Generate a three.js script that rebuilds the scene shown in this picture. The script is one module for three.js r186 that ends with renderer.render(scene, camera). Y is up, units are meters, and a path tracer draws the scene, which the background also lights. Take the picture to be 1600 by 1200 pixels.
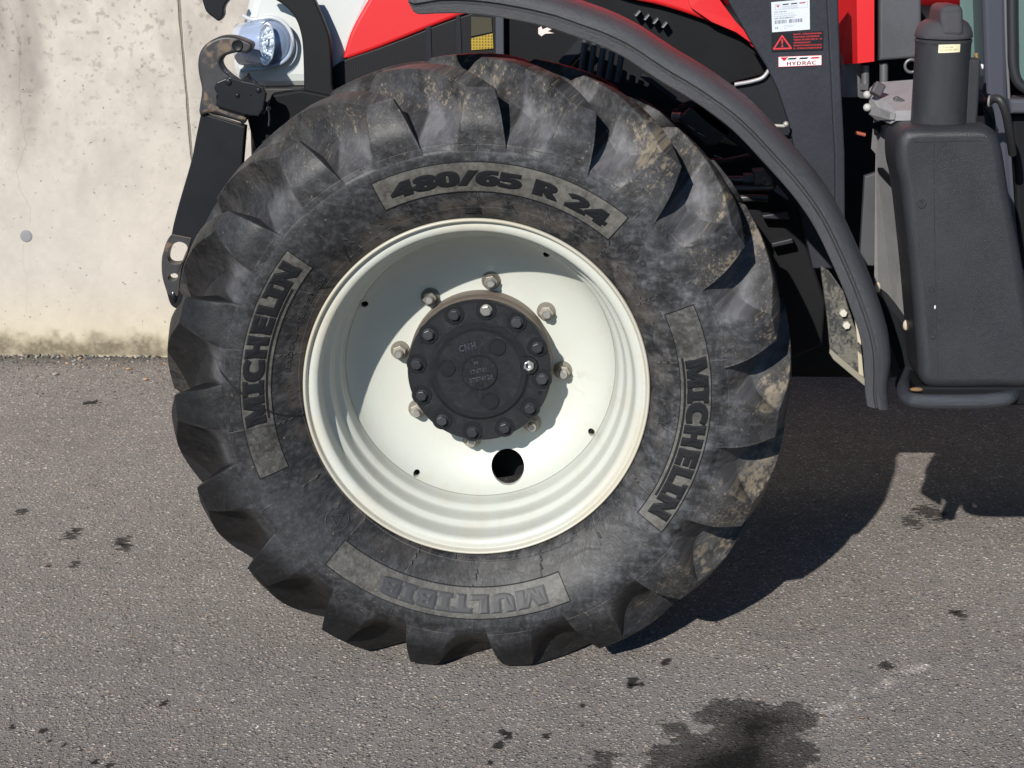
import * as THREE from 'three';
import { mergeGeometries, toCreasedNormals, mergeVertices } from 'three/addons/utils/BufferGeometryUtils.js';
import { RoundedBoxGeometry } from 'three/addons/geometries/RoundedBoxGeometry.js';
import { TextGeometry } from 'three/addons/geometries/TextGeometry.js';
import { FontLoader } from 'three/addons/loaders/FontLoader.js';
import { Sky } from 'three/addons/objects/Sky.js';
import { Brush, Evaluator, SUBTRACTION } from 'three-bvh-csg';

// ---------------------------------------------------------------- camera, sky, sun, exposure
const scene = new THREE.Scene();
const YC = 0.567;                                   // wheel centre height; wheel flange plane is z = 0
const CAM = { pos: new THREE.Vector3(0.1762, 1.5432, 3.62), pitch: 14.9, yaw: 1.7, f: 3067 };
const D2R = Math.PI / 180;
const FWD = new THREE.Vector3(-Math.sin(CAM.yaw * D2R) * Math.cos(CAM.pitch * D2R), -Math.sin(CAM.pitch * D2R), -Math.cos(CAM.yaw * D2R) * Math.cos(CAM.pitch * D2R));
const camera = new THREE.PerspectiveCamera(2 * Math.atan(600 / CAM.f) / D2R, 4 / 3, 0.05, 200);
camera.position.copy(CAM.pos);
camera.lookAt(CAM.pos.clone().add(FWD));
scene.add(camera);

const SUN = new THREE.Vector3(-0.39, 0.68, 1).normalize();
const sky = new Sky();
sky.scale.setScalar(150);
Object.assign(sky.material.uniforms.turbidity, { value: 2.5 });
sky.material.uniforms.rayleigh.value = 1.05;
sky.material.uniforms.mieCoefficient.value = 0.004;
sky.material.uniforms.sunPosition.value.copy(SUN);
sky.name = 'sky'; sky.userData.kind = 'structure';
scene.add(sky);
scene.environmentIntensity = 0.1;
const sun = new THREE.DirectionalLight(new THREE.Color(1, 0.95, 0.87), 5.0);
sun.position.copy(SUN.clone().multiplyScalar(12));
sun.target.position.set(0, 0.5, -0.8);
sun.castShadow = true;
sun.shadow.mapSize.set(4096, 4096);
Object.assign(sun.shadow.camera, { left: -4, right: 4, top: 4, bottom: -4, near: 1, far: 30 });
scene.add(sun, sun.target);

const renderer = new THREE.WebGLRenderer({ antialias: true });
renderer.shadowMap.enabled = true;
renderer.toneMapping = THREE.LinearToneMapping;
renderer.toneMappingExposure = 1.08;

// ---------------------------------------------------------------- small helpers
const RIGHT = new THREE.Vector3().crossVectors(FWD, new THREE.Vector3(0, 1, 0)).normalize();
const UP = new THREE.Vector3().crossVectors(RIGHT, FWD);
function at(px, py, z) {                            // a measured point of the photograph -> a point in the plane at depth z
  const d = FWD.clone().multiplyScalar(CAM.f).addScaledVector(RIGHT, px - 800).addScaledVector(UP, 600 - py);
  return CAM.pos.clone().addScaledVector(d, (z - CAM.pos.z) / d.z);
}
function rng(seed) { let s = seed >>> 0; return () => { s = (s + 0x6D2B79F5) >>> 0; let t = s; t = Math.imul(t ^ (t >>> 15), t | 1); t ^= t + Math.imul(t ^ (t >>> 7), t | 61); return ((t ^ (t >>> 14)) >>> 0) / 4294967296; }; }
function makeNoise(seed) {                          // tileable value noise
  const r = rng(seed), T = new Float32Array(65536); for (let i = 0; i < 65536; i++) T[i] = r();
  const n2 = (x, y, per) => {
    const xi = Math.floor(x), yi = Math.floor(y), fx = x - xi, fy = y - yi;
    const u = fx * fx * (3 - 2 * fx), v = fy * fy * (3 - 2 * fy);
    const m = per | 0, w = (a) => m ? ((a % m) + m) % m : a & 255;
    const x0 = w(xi) & 255, x1 = w(xi + 1) & 255, y0 = (w(yi) & 255) << 8, y1 = (w(yi + 1) & 255) << 8;
    const a = T[y0 + x0], b = T[y0 + x1], c = T[y1 + x0], d = T[y1 + x1];
    return a + (b - a) * u + (c - a) * v + (a - b - c + d) * u * v;
  };
  const fbm = (x, y, oct = 4, per = 0) => { let s = 0, a = 0.5, t = 0; for (let i = 0; i < oct; i++) { s += a * n2(x, y, per); t += a; a *= 0.5; x = x * 2 + (per ? 0 : 17.3); y = y * 2 + (per ? 0 : 9.1); per *= 2; } return s / t; };
  return { n2, fbm };
}
const N1 = makeNoise(11), N2 = makeNoise(23), N3 = makeNoise(37);
const clamp = (x, a = 0, b = 1) => x < a ? a : x > b ? b : x;
const sst = (a, b, x) => { const t = clamp((x - a) / (b - a)); return t * t * (3 - 2 * t); };
const toS = (l) => { l = clamp(l); return l <= 0.0031308 ? l * 12.92 : 1.055 * Math.pow(l, 1 / 2.4) - 0.055; };
const SLUT = new Uint8Array(4097); for (let i = 0; i <= 4096; i++) SLUT[i] = Math.round(toS(i / 4096) * 255);
const s8 = (l) => SLUT[clamp(l) * 4096 | 0];
function dataTex(w, h, fill, color = true) {        // fill(x, y) -> [r, g, b] linear (colour) or plain 0..1 (data)
  const a = new Uint8Array(w * h * 4);
  for (let y = 0, i = 0; y < h; y++) for (let x = 0; x < w; x++, i += 4) {
    const c = fill(x, y);
    if (color) { a[i] = s8(c[0]); a[i + 1] = s8(c[1]); a[i + 2] = s8(c[2]); } else { a[i] = a[i + 1] = a[i + 2] = clamp(c) * 255; }
    a[i + 3] = 255;
  }
  const t = new THREE.DataTexture(a, w, h, THREE.RGBAFormat);
  t.wrapS = t.wrapT = THREE.RepeatWrapping; t.magFilter = THREE.LinearFilter; t.minFilter = THREE.LinearMipmapLinearFilter; t.generateMipmaps = true;
  if (color) t.colorSpace = THREE.SRGBColorSpace;
  t.needsUpdate = true; return t;
}
const rep = (t, s) => { const c = t.clone(); c.repeat.set(s, s); c.needsUpdate = true; return c; };
function mat(rgb, rough = 0.6, o = {}) {
  const m = new THREE.MeshPhysicalMaterial({ roughness: rough, ...o });
  m.color.setRGB(...rgb); return m;
}
function mesh(name, geo, m, parent, o = {}) {
  const k = new THREE.Mesh(geo, m); k.name = name; k.castShadow = k.receiveShadow = true;
  if (o.label) k.userData.label = o.label;
  if (o.kind) k.userData.kind = o.kind;
  parent.add(k); return k;
}
const smooth = (pts, n = 8, closed = false) => {    // spline through measured points
  const c = new THREE.CatmullRomCurve3(pts.map(p => new THREE.Vector3(p[0], p[1], 0)), closed, 'centripetal');
  return c.getPoints(n * pts.length).map(p => [p.x, p.y]);
};
function plateGeo(px, z, th, bev = 0.002, holes = []) {    // outline measured in the photo, front face at z, real thickness
  const sh = new THREE.Shape(px.map(p => { const q = at(p[0], p[1], z); return new THREE.Vector2(q.x, q.y); }));
  for (const h of holes) sh.holes.push(new THREE.Path(h.map(p => { const q = at(p[0], p[1], z); return new THREE.Vector2(q.x, q.y); })));
  const g = new THREE.ExtrudeGeometry(sh, { depth: Math.max(th - 2 * bev, 1e-4), bevelEnabled: bev > 0, bevelSize: bev, bevelThickness: bev, bevelSegments: 3, bevelOffset: -bev, curveSegments: 12 });
  g.translate(0, 0, z - th + bev); return g;
}
function ell(cx, cy, rx, ry, rot = 0, n = 28) { const o = []; for (let i = 0; i < n; i++) { const a = i / n * 2 * Math.PI, x = rx * Math.cos(a), y = ry * Math.sin(a); o.push([cx + x * Math.cos(rot) - y * Math.sin(rot), cy + x * Math.sin(rot) + y * Math.cos(rot)]); } return o; }
function slabGeo(pts, th) {                         // polygon of world points (not one plane needed), with thickness along its mean normal
  const c2 = pts.map(p => new THREE.Vector2(p.x + p.z * 0.5, p.y));
  const tri = THREE.ShapeUtils.triangulateShape(c2, []);
  const n = new THREE.Vector3(), P = pts.map(p => p.clone());
  for (let i = 0; i < P.length; i++) { const a = P[i], b = P[(i + 1) % P.length]; n.x += (a.y - b.y) * (a.z + b.z); n.y += (a.z - b.z) * (a.x + b.x); n.z += (a.x - b.x) * (a.y + b.y); }
  n.normalize(); if (n.z < 0) n.negate();
  const B = P.map(p => p.clone().addScaledVector(n, -th)), pos = [], uv = [];
  const put = (...v) => v.forEach(q => { pos.push(q.x, q.y, q.z); uv.push(q.x + q.z * 0.7, q.y + q.z * 0.3); });
  for (const t of tri) { let [a, b, d] = t; const nn = new THREE.Vector3().crossVectors(P[b].clone().sub(P[a]), P[d].clone().sub(P[a])); if (nn.dot(n) < 0) [b, d] = [d, b]; put(P[a], P[b], P[d]); put(B[a], B[d], B[b]); }
  for (let i = 0; i < P.length; i++) { const j = (i + 1) % P.length; put(P[i], B[i], B[j]); put(P[i], B[j], P[j]); }
  const g = new THREE.BufferGeometry(); g.setAttribute('position', new THREE.Float32BufferAttribute(pos, 3)); g.setAttribute('uv', new THREE.Float32BufferAttribute(uv, 2)); g.computeVertexNormals(); return g;
}
function gridGeo(nu, nv, fn, crease = 0, uvf = null) {     // fn(u, v) -> [x, y, z]
  const pos = [], uv = [], idx = [];
  for (let j = 0; j <= nv; j++) for (let i = 0; i <= nu; i++) { const p = fn(i / nu, j / nv); pos.push(...p); uv.push(...(uvf ? uvf(p, i / nu, j / nv) : [i / nu, j / nv])); }
  for (let j = 0; j < nv; j++) for (let i = 0; i < nu; i++) { const a = j * (nu + 1) + i; idx.push(a, a + 1, a + nu + 2, a, a + nu + 2, a + nu + 1); }
  let g = new THREE.BufferGeometry(); g.setAttribute('position', new THREE.Float32BufferAttribute(pos, 3)); g.setAttribute('uv', new THREE.Float32BufferAttribute(uv, 2)); g.setIndex(idx);
  if (crease) g = toCreasedNormals(g, crease); else g.computeVertexNormals();
  return g;
}
function tubeGeo(pts, r, seg = 48, closed = false) { return new THREE.TubeGeometry(new THREE.CatmullRomCurve3(pts, closed, 'centripetal'), seg, r, 12, closed); }
function rodGeo(a, b, r0, r1 = r0, n = 20) { const d = b.clone().sub(a), g = new THREE.CylinderGeometry(r1, r0, d.length(), n); g.applyQuaternion(new THREE.Quaternion().setFromUnitVectors(new THREE.Vector3(0, 1, 0), d.clone().normalize())); g.translate((a.x + b.x) / 2, (a.y + b.y) / 2, (a.z + b.z) / 2); return g; }
const merge = (list) => mergeGeometries(list.map(g => { const k = g.index ? g.toNonIndexed() : g; for (const n of Object.keys(k.attributes)) if (!['position', 'normal', 'uv'].includes(n)) k.deleteAttribute(n); return k; }));
function hexNut(r, h, ch = 0.0015) {                // hexagon with chamfered crown, along +z from 0
  const s = new THREE.Shape(); for (let i = 0; i < 6; i++) { const a = i * Math.PI / 3 + 0.2; s[i ? 'lineTo' : 'moveTo'](r * Math.cos(a), r * Math.sin(a)); } s.closePath();
  const g = new THREE.ExtrudeGeometry(s, { depth: h - ch, bevelEnabled: true, bevelSize: ch, bevelThickness: ch, bevelSegments: 2, bevelOffset: -ch }); return g;
}
function cyl(r0, r1, h, n = 24) { const g = new THREE.CylinderGeometry(r1, r0, h, n); g.rotateX(Math.PI / 2); g.translate(0, 0, h / 2); return g; }   // along +z
function lathe(pts, n = 96) { const g = new THREE.LatheGeometry(pts.map(p => new THREE.Vector2(p[0], p[1])), n); g.rotateX(Math.PI / 2); return g; }    // points (r, z), axis z
const wheelPos = (r, deg, z) => [r * Math.sin(deg * D2R), YC + r * Math.cos(deg * D2R), z];   // clockwise from the top

// ---------------------------------------------------------------- procedural textures
const rustN = makeNoise(71);
// painted black metal / plastic: multiplies a colour (mean about 0.6), with dust and fine scratches
const grimeTex = (() => {
  const W = 1024, base = new Float32Array(W * W), r = rng(5);
  for (let y = 0; y < W; y++) for (let x = 0; x < W; x++) base[y * W + x] = 0.42 + 0.26 * N1.fbm(x / 128, y / 128, 5, 8) + 0.10 * N2.fbm(x / 8, y / 8, 2, 128);
  for (let k = 0; k < 240; k++) { let x = r() * W, y = r() * W, a = r() * 6.28; const l = 10 + r() * 90, v = 0.05 + r() * 0.22; for (let i = 0; i < l; i++) { x += Math.cos(a); y += Math.sin(a); a += (r() - 0.5) * 0.06; const q = (((y | 0) & 1023) * W) + ((x | 0) & 1023); base[q] += v * (0.5 + 0.5 * r()); } }
  for (let k = 0; k < 500; k++) { const x = r() * W | 0, y = r() * W | 0, v = 0.15 + r() * 0.3, s = 1 + (r() * 2 | 0); for (let j = 0; j < s; j++) for (let i = 0; i < s; i++) base[((y + j) & 1023) * W + ((x + i) & 1023)] += v; }
  return dataTex(W, W, (x, y) => { const b = base[y * W + x]; return [b, b, b * 0.98]; });
})();
const pebbleTex = dataTex(512, 512, (x, y) => N3.fbm(x / 4, y / 4, 3, 128), false);   // moulded plastic grain
const fineTex = dataTex(512, 512, (x, y) => 0.5 * N1.fbm(x / 32, y / 32, 4, 16) + 0.5 * N2.fbm(x / 3, y / 3, 2, 128), false);
const scuffTex = dataTex(1024, 1024, (x, y) => 0.42 + 0.5 * N1.fbm(x / 64, y / 128, 5, 8) + 0.25 * (N2.fbm(x / 6, y / 6, 2, 170) - 0.5), false);
const wornTex = dataTex(1024, 1024, (x, y) => {     // black paint worn to brown steel
  const n = N1.fbm(x / 128, y / 128, 5, 8), m = N2.fbm(x / 32, y / 32, 4, 32), k = 0.75 * sst(0.53, 0.66, n * 0.65 + m * 0.35), d = 0.016 + 0.02 * m;
  return [d + k * (0.085 + 0.07 * m), d + k * (0.05 + 0.045 * m), d * 1.1 + k * 0.036];
});

// ---------------------------------------------------------------- ground: asphalt
const asphalt = (() => {
  const W = 2048, M = W - 1, col = new Float32Array(W * W * 3), hgt = new Float32Array(W * W), r = rng(101);
  for (let i = 0; i < W * W; i++) { const x = i & M, y = i >> 11, n = N1.fbm(x / 4, y / 4, 2, 512); const b = 0.13 + 0.16 * n; col[i * 3] = b * 1.08; col[i * 3 + 1] = b * 0.985; col[i * 3 + 2] = b * 0.92; hgt[i] = 0.2 * n; }
  for (let k = 0; k < 60000; k++) {                  // stones 2 .. 11 mm, 1.25 m tile
    const big = r(), R = 2.2 + 5.6 * Math.pow(big, 3.2), cx = r() * W, cy = r() * W, a = r() * 3.14, e = 0.5 + r() * 0.5, ca = Math.cos(a), sa = Math.sin(a);
    let v = 0.17 + 0.36 * Math.pow(r(), 1.6), t = r(), cr = 1.09, cg = 0.985, cb = 0.90;
    if (t < 0.2) { cr = 1.17; cg = 0.99; cb = 0.8; } else if (t < 0.235) { cr = 1.4; cg = 0.95; cb = 0.66; v *= 0.95; } else if (t < 0.29) { v = 0.45 + r() * 0.3; } else if (t < 0.44) { v = 0.07 + r() * 0.07; cb = 1.0; }
    const H = 0.3 + 0.7 * r(), q = Math.ceil(R);
    for (let j = -q; j <= q; j++) for (let i = -q; i <= q; i++) {
      const u = (i * ca + j * sa) / R, w = (-i * sa + j * ca) / (R * e), d = Math.max(u * u + w * w, (Math.abs(u) + Math.abs(w)) * 0.8); if (d > 1) continue;
      const p = (((cy + j) & M) * W) + ((cx + i) & M), s = sst(1, 0.55, d);
      col[p * 3] += (v * cr - col[p * 3]) * s; col[p * 3 + 1] += (v * cg - col[p * 3 + 1]) * s; col[p * 3 + 2] += (v * cb - col[p * 3 + 2]) * s;
      hgt[p] = Math.max(hgt[p] * (1 - s * 0.5), H * (1 - 0.5 * d));
    }
  }
  const tex = dataTex(W, W, (x, y) => { const p = (y * W + x) * 3; return [col[p], col[p + 1], col[p + 2]]; });
  const bmp = dataTex(W, W, (x, y) => hgt[y * W + x], false);
  tex.repeat.set(1 / 1.25, 1 / 1.25); bmp.repeat.set(1 / 1.25, 1 / 1.25);
  return { tex, bmp };
})();
const groundMat = new THREE.MeshPhysicalMaterial({ specularIntensity: 0.35, map: asphalt.tex, bumpMap: asphalt.bmp, bumpScale: 0.004, roughness: 0.95, vertexColors: true });
// stains: measured outlines on the ground plane
function gnd(px, py) { const d = FWD.clone().multiplyScalar(CAM.f).addScaledVector(RIGHT, px - 800).addScaledVector(UP, 600 - py); return CAM.pos.clone().addScaledVector(d, -CAM.pos.y / d.y); }
const stainPolys = [
  [[[1000, 1200], [1052, 1165], [1062, 1160], [1045, 1142], [1034, 1132], [1060, 1136], [1100, 1150], [1105, 1138], [1085, 1120], [1090, 1098], [1130, 1090], [1200, 1094], [1240, 1102], [1285, 1118], [1268, 1135], [1240, 1150], [1262, 1166], [1270, 1185], [1262, 1215], [1280, 1240], [1000, 1240]], 0.06],
  [[[935, 1176], [958, 1180], [975, 1215], [930, 1215]], 0.06],
].map(([p, v]) => ({ p: p.map(q => gnd(...q)), v }));
const drops = [[1040, 1035, 10, 0.3], [990, 1064, 12, .3], [985, 1073, 7, .25], [1003, 1069, 8, .35], [910, 1102, 6, .4], [855, 1150, 9, .35], [910, 1133, 5, .4], [785, 1142, 8, .35], [795, 1150, 9, .3], [780, 1165, 11, .3], [765, 1190, 8, .35], [20, 1135, 8, .35], [68, 1142, 8, .3], [78, 1157, 5, .4], [102, 1163, 7, .4], [127, 1171, 5, .45], [148, 1190, 8, .35], [170, 1196, 9, .35], [258, 1098, 9, .35], [190, 845, 16, .5], [195, 855, 14, .5], [110, 835, 16, .5], [120, 828, 10, .5], [118, 880, 12, .55], [75, 885, 7, .6], [32, 800, 12, .55], [1450, 800, 28, .55], [1425, 815, 20, .6], [1490, 958, 10, .5], [1385, 1042, 14, .5], [1500, 960, 12, .7]].map(([x, y, r, v]) => { const g = gnd(x, y), g2 = gnd(x + r, y); return { g, r: g2.distanceTo(g) * 0.85, v }; });
const scr = [[1290, 1113], [1320, 1100], [1350, 1085], [1385, 1068], [1410, 1052], [1445, 1040]].map(q => gnd(...q));
function inPoly(P, x, z) { let c = false; for (let i = 0, j = P.length - 1; i < P.length; j = i++) if ((P[i].z > z) !== (P[j].z > z) && x < (P[j].x - P[i].x) * (z - P[i].z) / (P[j].z - P[i].z) + P[i].x) c = !c; return c; }
function edgeDist(P, x, z) { let m = 9; for (let i = 0, j = P.length - 1; i < P.length; j = i++) { const ax = P[j].x, az = P[j].z, bx = P[i].x - ax, bz = P[i].z - az, t = clamp(((x - ax) * bx + (z - az) * bz) / (bx * bx + bz * bz)); m = Math.min(m, Math.hypot(x - ax - t * bx, z - az - t * bz)); } return m; }
function tint(x, z) {
  let v = 0.92 + 0.3 * N1.fbm(x * 1.7 + 3, z * 1.7 + 5, 4), w = 0;
  v *= 0.9 + 0.2 * N2.fbm(x * 22, z * 22, 3);
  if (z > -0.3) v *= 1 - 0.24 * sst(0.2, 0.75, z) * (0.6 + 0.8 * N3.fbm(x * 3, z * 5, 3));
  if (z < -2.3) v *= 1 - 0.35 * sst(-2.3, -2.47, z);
  for (const s of stainPolys) {
    if (!s.b) s.b = [Math.min(...s.p.map(q => q.x)) - 0.1, Math.max(...s.p.map(q => q.x)) + 0.1, Math.min(...s.p.map(q => q.z)) - 0.1, Math.max(...s.p.map(q => q.z)) + 0.1];
    if (x < s.b[0] || x > s.b[1] || z < s.b[2] || z > s.b[3]) continue;
    const n = (N2.fbm(x * 18, z * 18, 4) - 0.5) * 0.12 + (N3.fbm(x * 110, z * 110, 3) - 0.5) * 0.05, d = edgeDist(s.p, x, z) * (inPoly(s.p, x, z) ? 1 : -1) + n * 0.8;
    const k = sst(-0.006, 0.010, d) * (0.7 + 0.3 * sst(0.02, 0.12, d)); v *= 1 - k * (1 - s.v * (0.75 + 0.5 * N1.fbm(x * 30, z * 30, 3)));
  }
  for (const d of drops) { const q = Math.hypot(x - d.g.x, (z - d.g.z) * 0.55) / d.r; if (q < 1.6) { const n = N3.fbm(x * 70 + z * 40, z * 150, 4); v *= 1 - (1 - d.v * 0.5) * sst(1.02, 0.80, q * 0.95 + (n - 0.45) * 1.9); } }
  for (let i = 0; i < scr.length - 1; i++) { const a = scr[i], b = scr[i + 1], bx = b.x - a.x, bz = b.z - a.z, t = clamp(((x - a.x) * bx + (z - a.z) * bz) / (bx * bx + bz * bz)), q = Math.hypot(x - a.x - t * bx, z - a.z - t * bz); if (q < 0.03) w = Math.max(w, sst(0.022, 0.004, q) * sst(0.42, 0.6, N2.fbm(x * 40, z * 40, 3))); }
  return v + w * 0.55;
}
function groundSheet(x0, x1, z0, z1, s, fine) {
  const nx = Math.max(1, Math.round((x1 - x0) / s)), nz = Math.max(1, Math.round((z1 - z0) / s)), pos = [], uv = [], col = [], idx = [], nor = [];
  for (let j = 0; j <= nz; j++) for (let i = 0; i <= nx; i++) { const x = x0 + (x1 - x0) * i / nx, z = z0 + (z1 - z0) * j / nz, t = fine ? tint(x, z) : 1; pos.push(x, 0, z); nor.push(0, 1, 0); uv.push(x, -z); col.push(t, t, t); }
  for (let j = 0; j < nz; j++) for (let i = 0; i < nx; i++) { const a = j * (nx + 1) + i; idx.push(a, a + nx + 1, a + 1, a + 1, a + nx + 1, a + nx + 2); }
  const g = new THREE.BufferGeometry(); g.setAttribute('position', new THREE.Float32BufferAttribute(pos, 3)); g.setAttribute('normal', new THREE.Float32BufferAttribute(nor, 3)); g.setAttribute('uv', new THREE.Float32BufferAttribute(uv, 2)); g.setAttribute('color', new THREE.Float32BufferAttribute(col, 3)); g.setIndex(idx); return g.toNonIndexed();
}
const ground = new THREE.Group(); ground.name = 'asphalt_ground'; ground.userData.kind = 'structure';
const gx0 = -1.9, gx1 = 1.6, gz0 = -2.6, gz1 = 1.0;
const marks = [...drops.map(d => [d.g.x - d.r * 1.7, d.g.x + d.r * 1.7, d.g.z - d.r * 3, d.g.z + d.r * 3]), ...stainPolys.map(s => [Math.min(...s.p.map(q => q.x)) - 0.03, Math.max(...s.p.map(q => q.x)) + 0.03, Math.min(...s.p.map(q => q.z)) - 0.03, Math.max(...s.p.map(q => q.z)) + 0.03]), ...scr.map(q => [q.x - 0.04, q.x + 0.04, q.z - 0.04, q.z + 0.04])];
const tiles = [];
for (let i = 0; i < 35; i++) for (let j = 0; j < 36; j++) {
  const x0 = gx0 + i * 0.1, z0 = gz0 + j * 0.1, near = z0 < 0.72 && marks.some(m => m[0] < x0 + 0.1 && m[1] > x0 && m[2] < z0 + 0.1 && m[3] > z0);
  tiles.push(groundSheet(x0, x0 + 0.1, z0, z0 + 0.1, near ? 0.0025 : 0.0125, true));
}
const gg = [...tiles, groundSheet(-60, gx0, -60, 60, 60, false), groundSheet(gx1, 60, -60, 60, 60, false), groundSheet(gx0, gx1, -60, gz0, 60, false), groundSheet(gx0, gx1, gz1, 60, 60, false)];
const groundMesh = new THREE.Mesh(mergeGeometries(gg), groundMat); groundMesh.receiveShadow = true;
groundMesh.name = 'asphalt_ground'; groundMesh.userData.kind = 'structure'; scene.add(groundMesh);

// ---------------------------------------------------------------- concrete wall (two cast panels, joint, tie plug)
const WZ = -2.48;
const concrete = (() => {
  const W = 2048, S = 1.5, x0 = -1.85, r = rng(303), pit = new Float32Array(W * W);
  const stamp = (cx, cy, R, v) => { const q = Math.ceil(R) + 1; for (let j = -q; j <= q; j++) for (let i = -q; i <= q; i++) { const d = Math.hypot(i, j) / R; if (d < 1) { const p = ((cy + j) & 2047) * W + ((cx + i) & 2047); pit[p] = Math.max(pit[p], v * sst(1, 0.5, d)); } } };
  for (let k = 0; k < 900; k++) { const x = r() * W, y = r() * W * 0.9, R = 1 + 2.6 * Math.pow(r(), 3); for (let m = 0; m < 1 + r() * 3; m++) stamp(x + (r() - 0.5) * R * 3 | 0, y + (r() - 0.5) * R * 3 | 0, R * (0.6 + r() * 0.5), 0.4 + 0.6 * r()); }
  const crack = new Float32Array(W * W);
  const line = (pts, wob, wd, v) => { for (let i = 0; i < pts.length - 1; i++) { const [ax, ay] = pts[i], [bx, by] = pts[i + 1], n = Math.hypot(bx - ax, by - ay) * 1.5; for (let k = 0; k < n; k++) { const t = k / n, y = ay + (by - ay) * t, x = ax + (bx - ax) * t + (N1.fbm(y / 24, i * 7 + 2, 4) - 0.5) * wob; for (let d = -2; d <= 2; d++) { const p = ((y | 0) & 2047) * W + (((x | 0) + d) & 2047); crack[p] = Math.max(crack[p], v * (Math.abs(d) < wd ? 1 : 0.35)); } } } };
  const px = (X, Y) => { const q = at(X, Y, WZ); return [(q.x - x0) / S * W, q.y / S * W]; };
  line([[10, 0], [32, 60], [30, 150], [33, 190], [42, 225], [27, 262], [30, 290], [47, 325], [47, 350]].map(p => px(...p)), 16, 1, 0.55);
  line([[38, 380], [36, 410], [42, 430], [43, 490]].map(p => px(...p)), 12, 1, 0.3);
  const tex = dataTex(W, W, (x, y) => {
    const X = x / W * S, Y = y / W * S;                // metres
    let v = 0.385 + 0.10 * N1.fbm(X * 3, Y * 3, 5) + 0.05 * N2.fbm(X * 40, Y * 40, 3) + 0.035 * (N3.n2(x / 1.7, y / 1.7, 0) - 0.5);
    const st = N2.fbm(X * 6 + 5, Y * 2.2, 5); v *= 1 - 0.40 * sst(0.42, 0.8, st) * sst(0.25, 1.05, Y) * (0.6 + 0.4 * sst(-1.0, -1.5, X + x0));
    v *= 1 - 0.16 * sst(0.4, 0.8, N3.fbm(X * 14, Y * 9, 5)) * (0.35 + 0.65 * sst(0.3, 1.0, Y));
    let cr = 1.06, cg = 0.975, cb = 0.87;
    const sp = sst(0.6, 0.8, N1.fbm(X * 60, Y * 60, 4)) * sst(0.4, 1.1, Y); v *= 1 - 0.3 * sp;
    const edge = 0.055 + 0.05 * (N2.fbm(X * 14, 3, 4) - 0.35), gk = sst(edge + 0.035, edge - 0.035, Y + (N3.fbm(X * 40, Y * 40, 3) - 0.5) * 0.05) * (0.45 + 0.9 * N1.fbm(X * 26, Y * 26, 4)) * sst(0.0, 0.012, Y + 0.006 * N2.n2(X * 90, 3, 0));
    const yl = sst(0.28, 0.03, Y); cb *= 1 - 0.17 * yl; cg *= 1 - 0.03 * yl; v *= 1 + 0.05 * yl;
    const q = y * W + x; v *= 1 - 0.62 * pit[q]; v *= 1 - 0.4 * crack[q];
    const gg = clamp(gk * (0.75 + 0.5 * N3.fbm(X * 120, Y * 120, 3))); v *= 1 - 0.68 * gg; cr *= 1 + 0.05 * gg; cb *= 1 - 0.10 * gg;
    return [v * cr, v * cg, v * cb];
  });
  const bmp = dataTex(W, W, (x, y) => 0.7 + 0.2 * N2.fbm(x / 20, y / 20, 4) - 0.6 * pit[y * W + x] - 0.3 * crack[y * W + x], false);
  for (const t of [tex, bmp]) { t.repeat.set(1 / S, 1 / S); t.offset.set(-x0 / S, 0); t.wrapT = THREE.ClampToEdgeWrapping; }
  return { tex, bmp };
})();
const wallMat = mat([1, 1, 1], 0.95, { map: concrete.tex, bumpMap: concrete.bmp, bumpScale: 0.003 });
const wall = new THREE.Group(); wall.name = 'concrete_wall'; wall.position.set(0, 0, WZ); wall.userData = { label: 'pale cast concrete wall with a vertical joint and mossy foot behind the tractor', category: 'wall' };
scene.add(wall);
{
  const panel = (pts, nm) => { const s = new THREE.Shape(pts.map(p => new THREE.Vector2(...p))); const g = new THREE.ExtrudeGeometry(s, { depth: 0.22, bevelEnabled: true, bevelSize: 0.003, bevelThickness: 0.003, bevelOffset: -0.003, bevelSegments: 2 }); g.translate(0, 0, -0.223); return mesh(nm, g, wallMat, wall); };
  const H = 2.6, top = [], bot = []; const r = rng(9);
  const jx = (y) => -1.0 - 0.022 * sst(0.4, 1.2, y) - 0.006 * y;
  const left = [], right = [];
  for (let i = 0; i <= 120; i++) { const y = -0.05 + (H + 0.05) * i / 120, w = (N1.fbm(y * 30, 2, 4) - 0.5) * 0.007; left.push([jx(y) - 0.0034 + w * 0.6, y]); right.push([jx(y) + 0.0034 + (N2.fbm(y * 30, 5, 4) - 0.5) * 0.004, y]); }
  panel([[-6, -0.05], ...left, [-6, H]], 'wall_panel');
  panel([[9, -0.05], [9, H], ...right.slice().reverse()], 'wall_panel_001');
  mesh('joint_filler', new THREE.BoxGeometry(0.05, H, 0.03).translate(-1.012, H / 2, -0.0195), mat([0.58, 0.53, 0.455], 0.95, { map: rep(grimeTex, 6), bumpMap: rep(fineTex, 20), bumpScale: 0.004 }), wall);
  const q = at(41, 369, WZ), plug = lathe([[0, 0.0022], [0.012, 0.0022], [0.0185, 0.0012], [0.0205, -0.002]], 32); plug.translate(q.x, q.y, 0.001);
  mesh('tie_hole_plug', plug, mat([0.27, 0.27, 0.285], 0.85, { bumpMap: rep(fineTex, 30), bumpScale: 0.001 }), wall, { label: 'round grey mortar plug in the concrete wall' });
}

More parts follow.
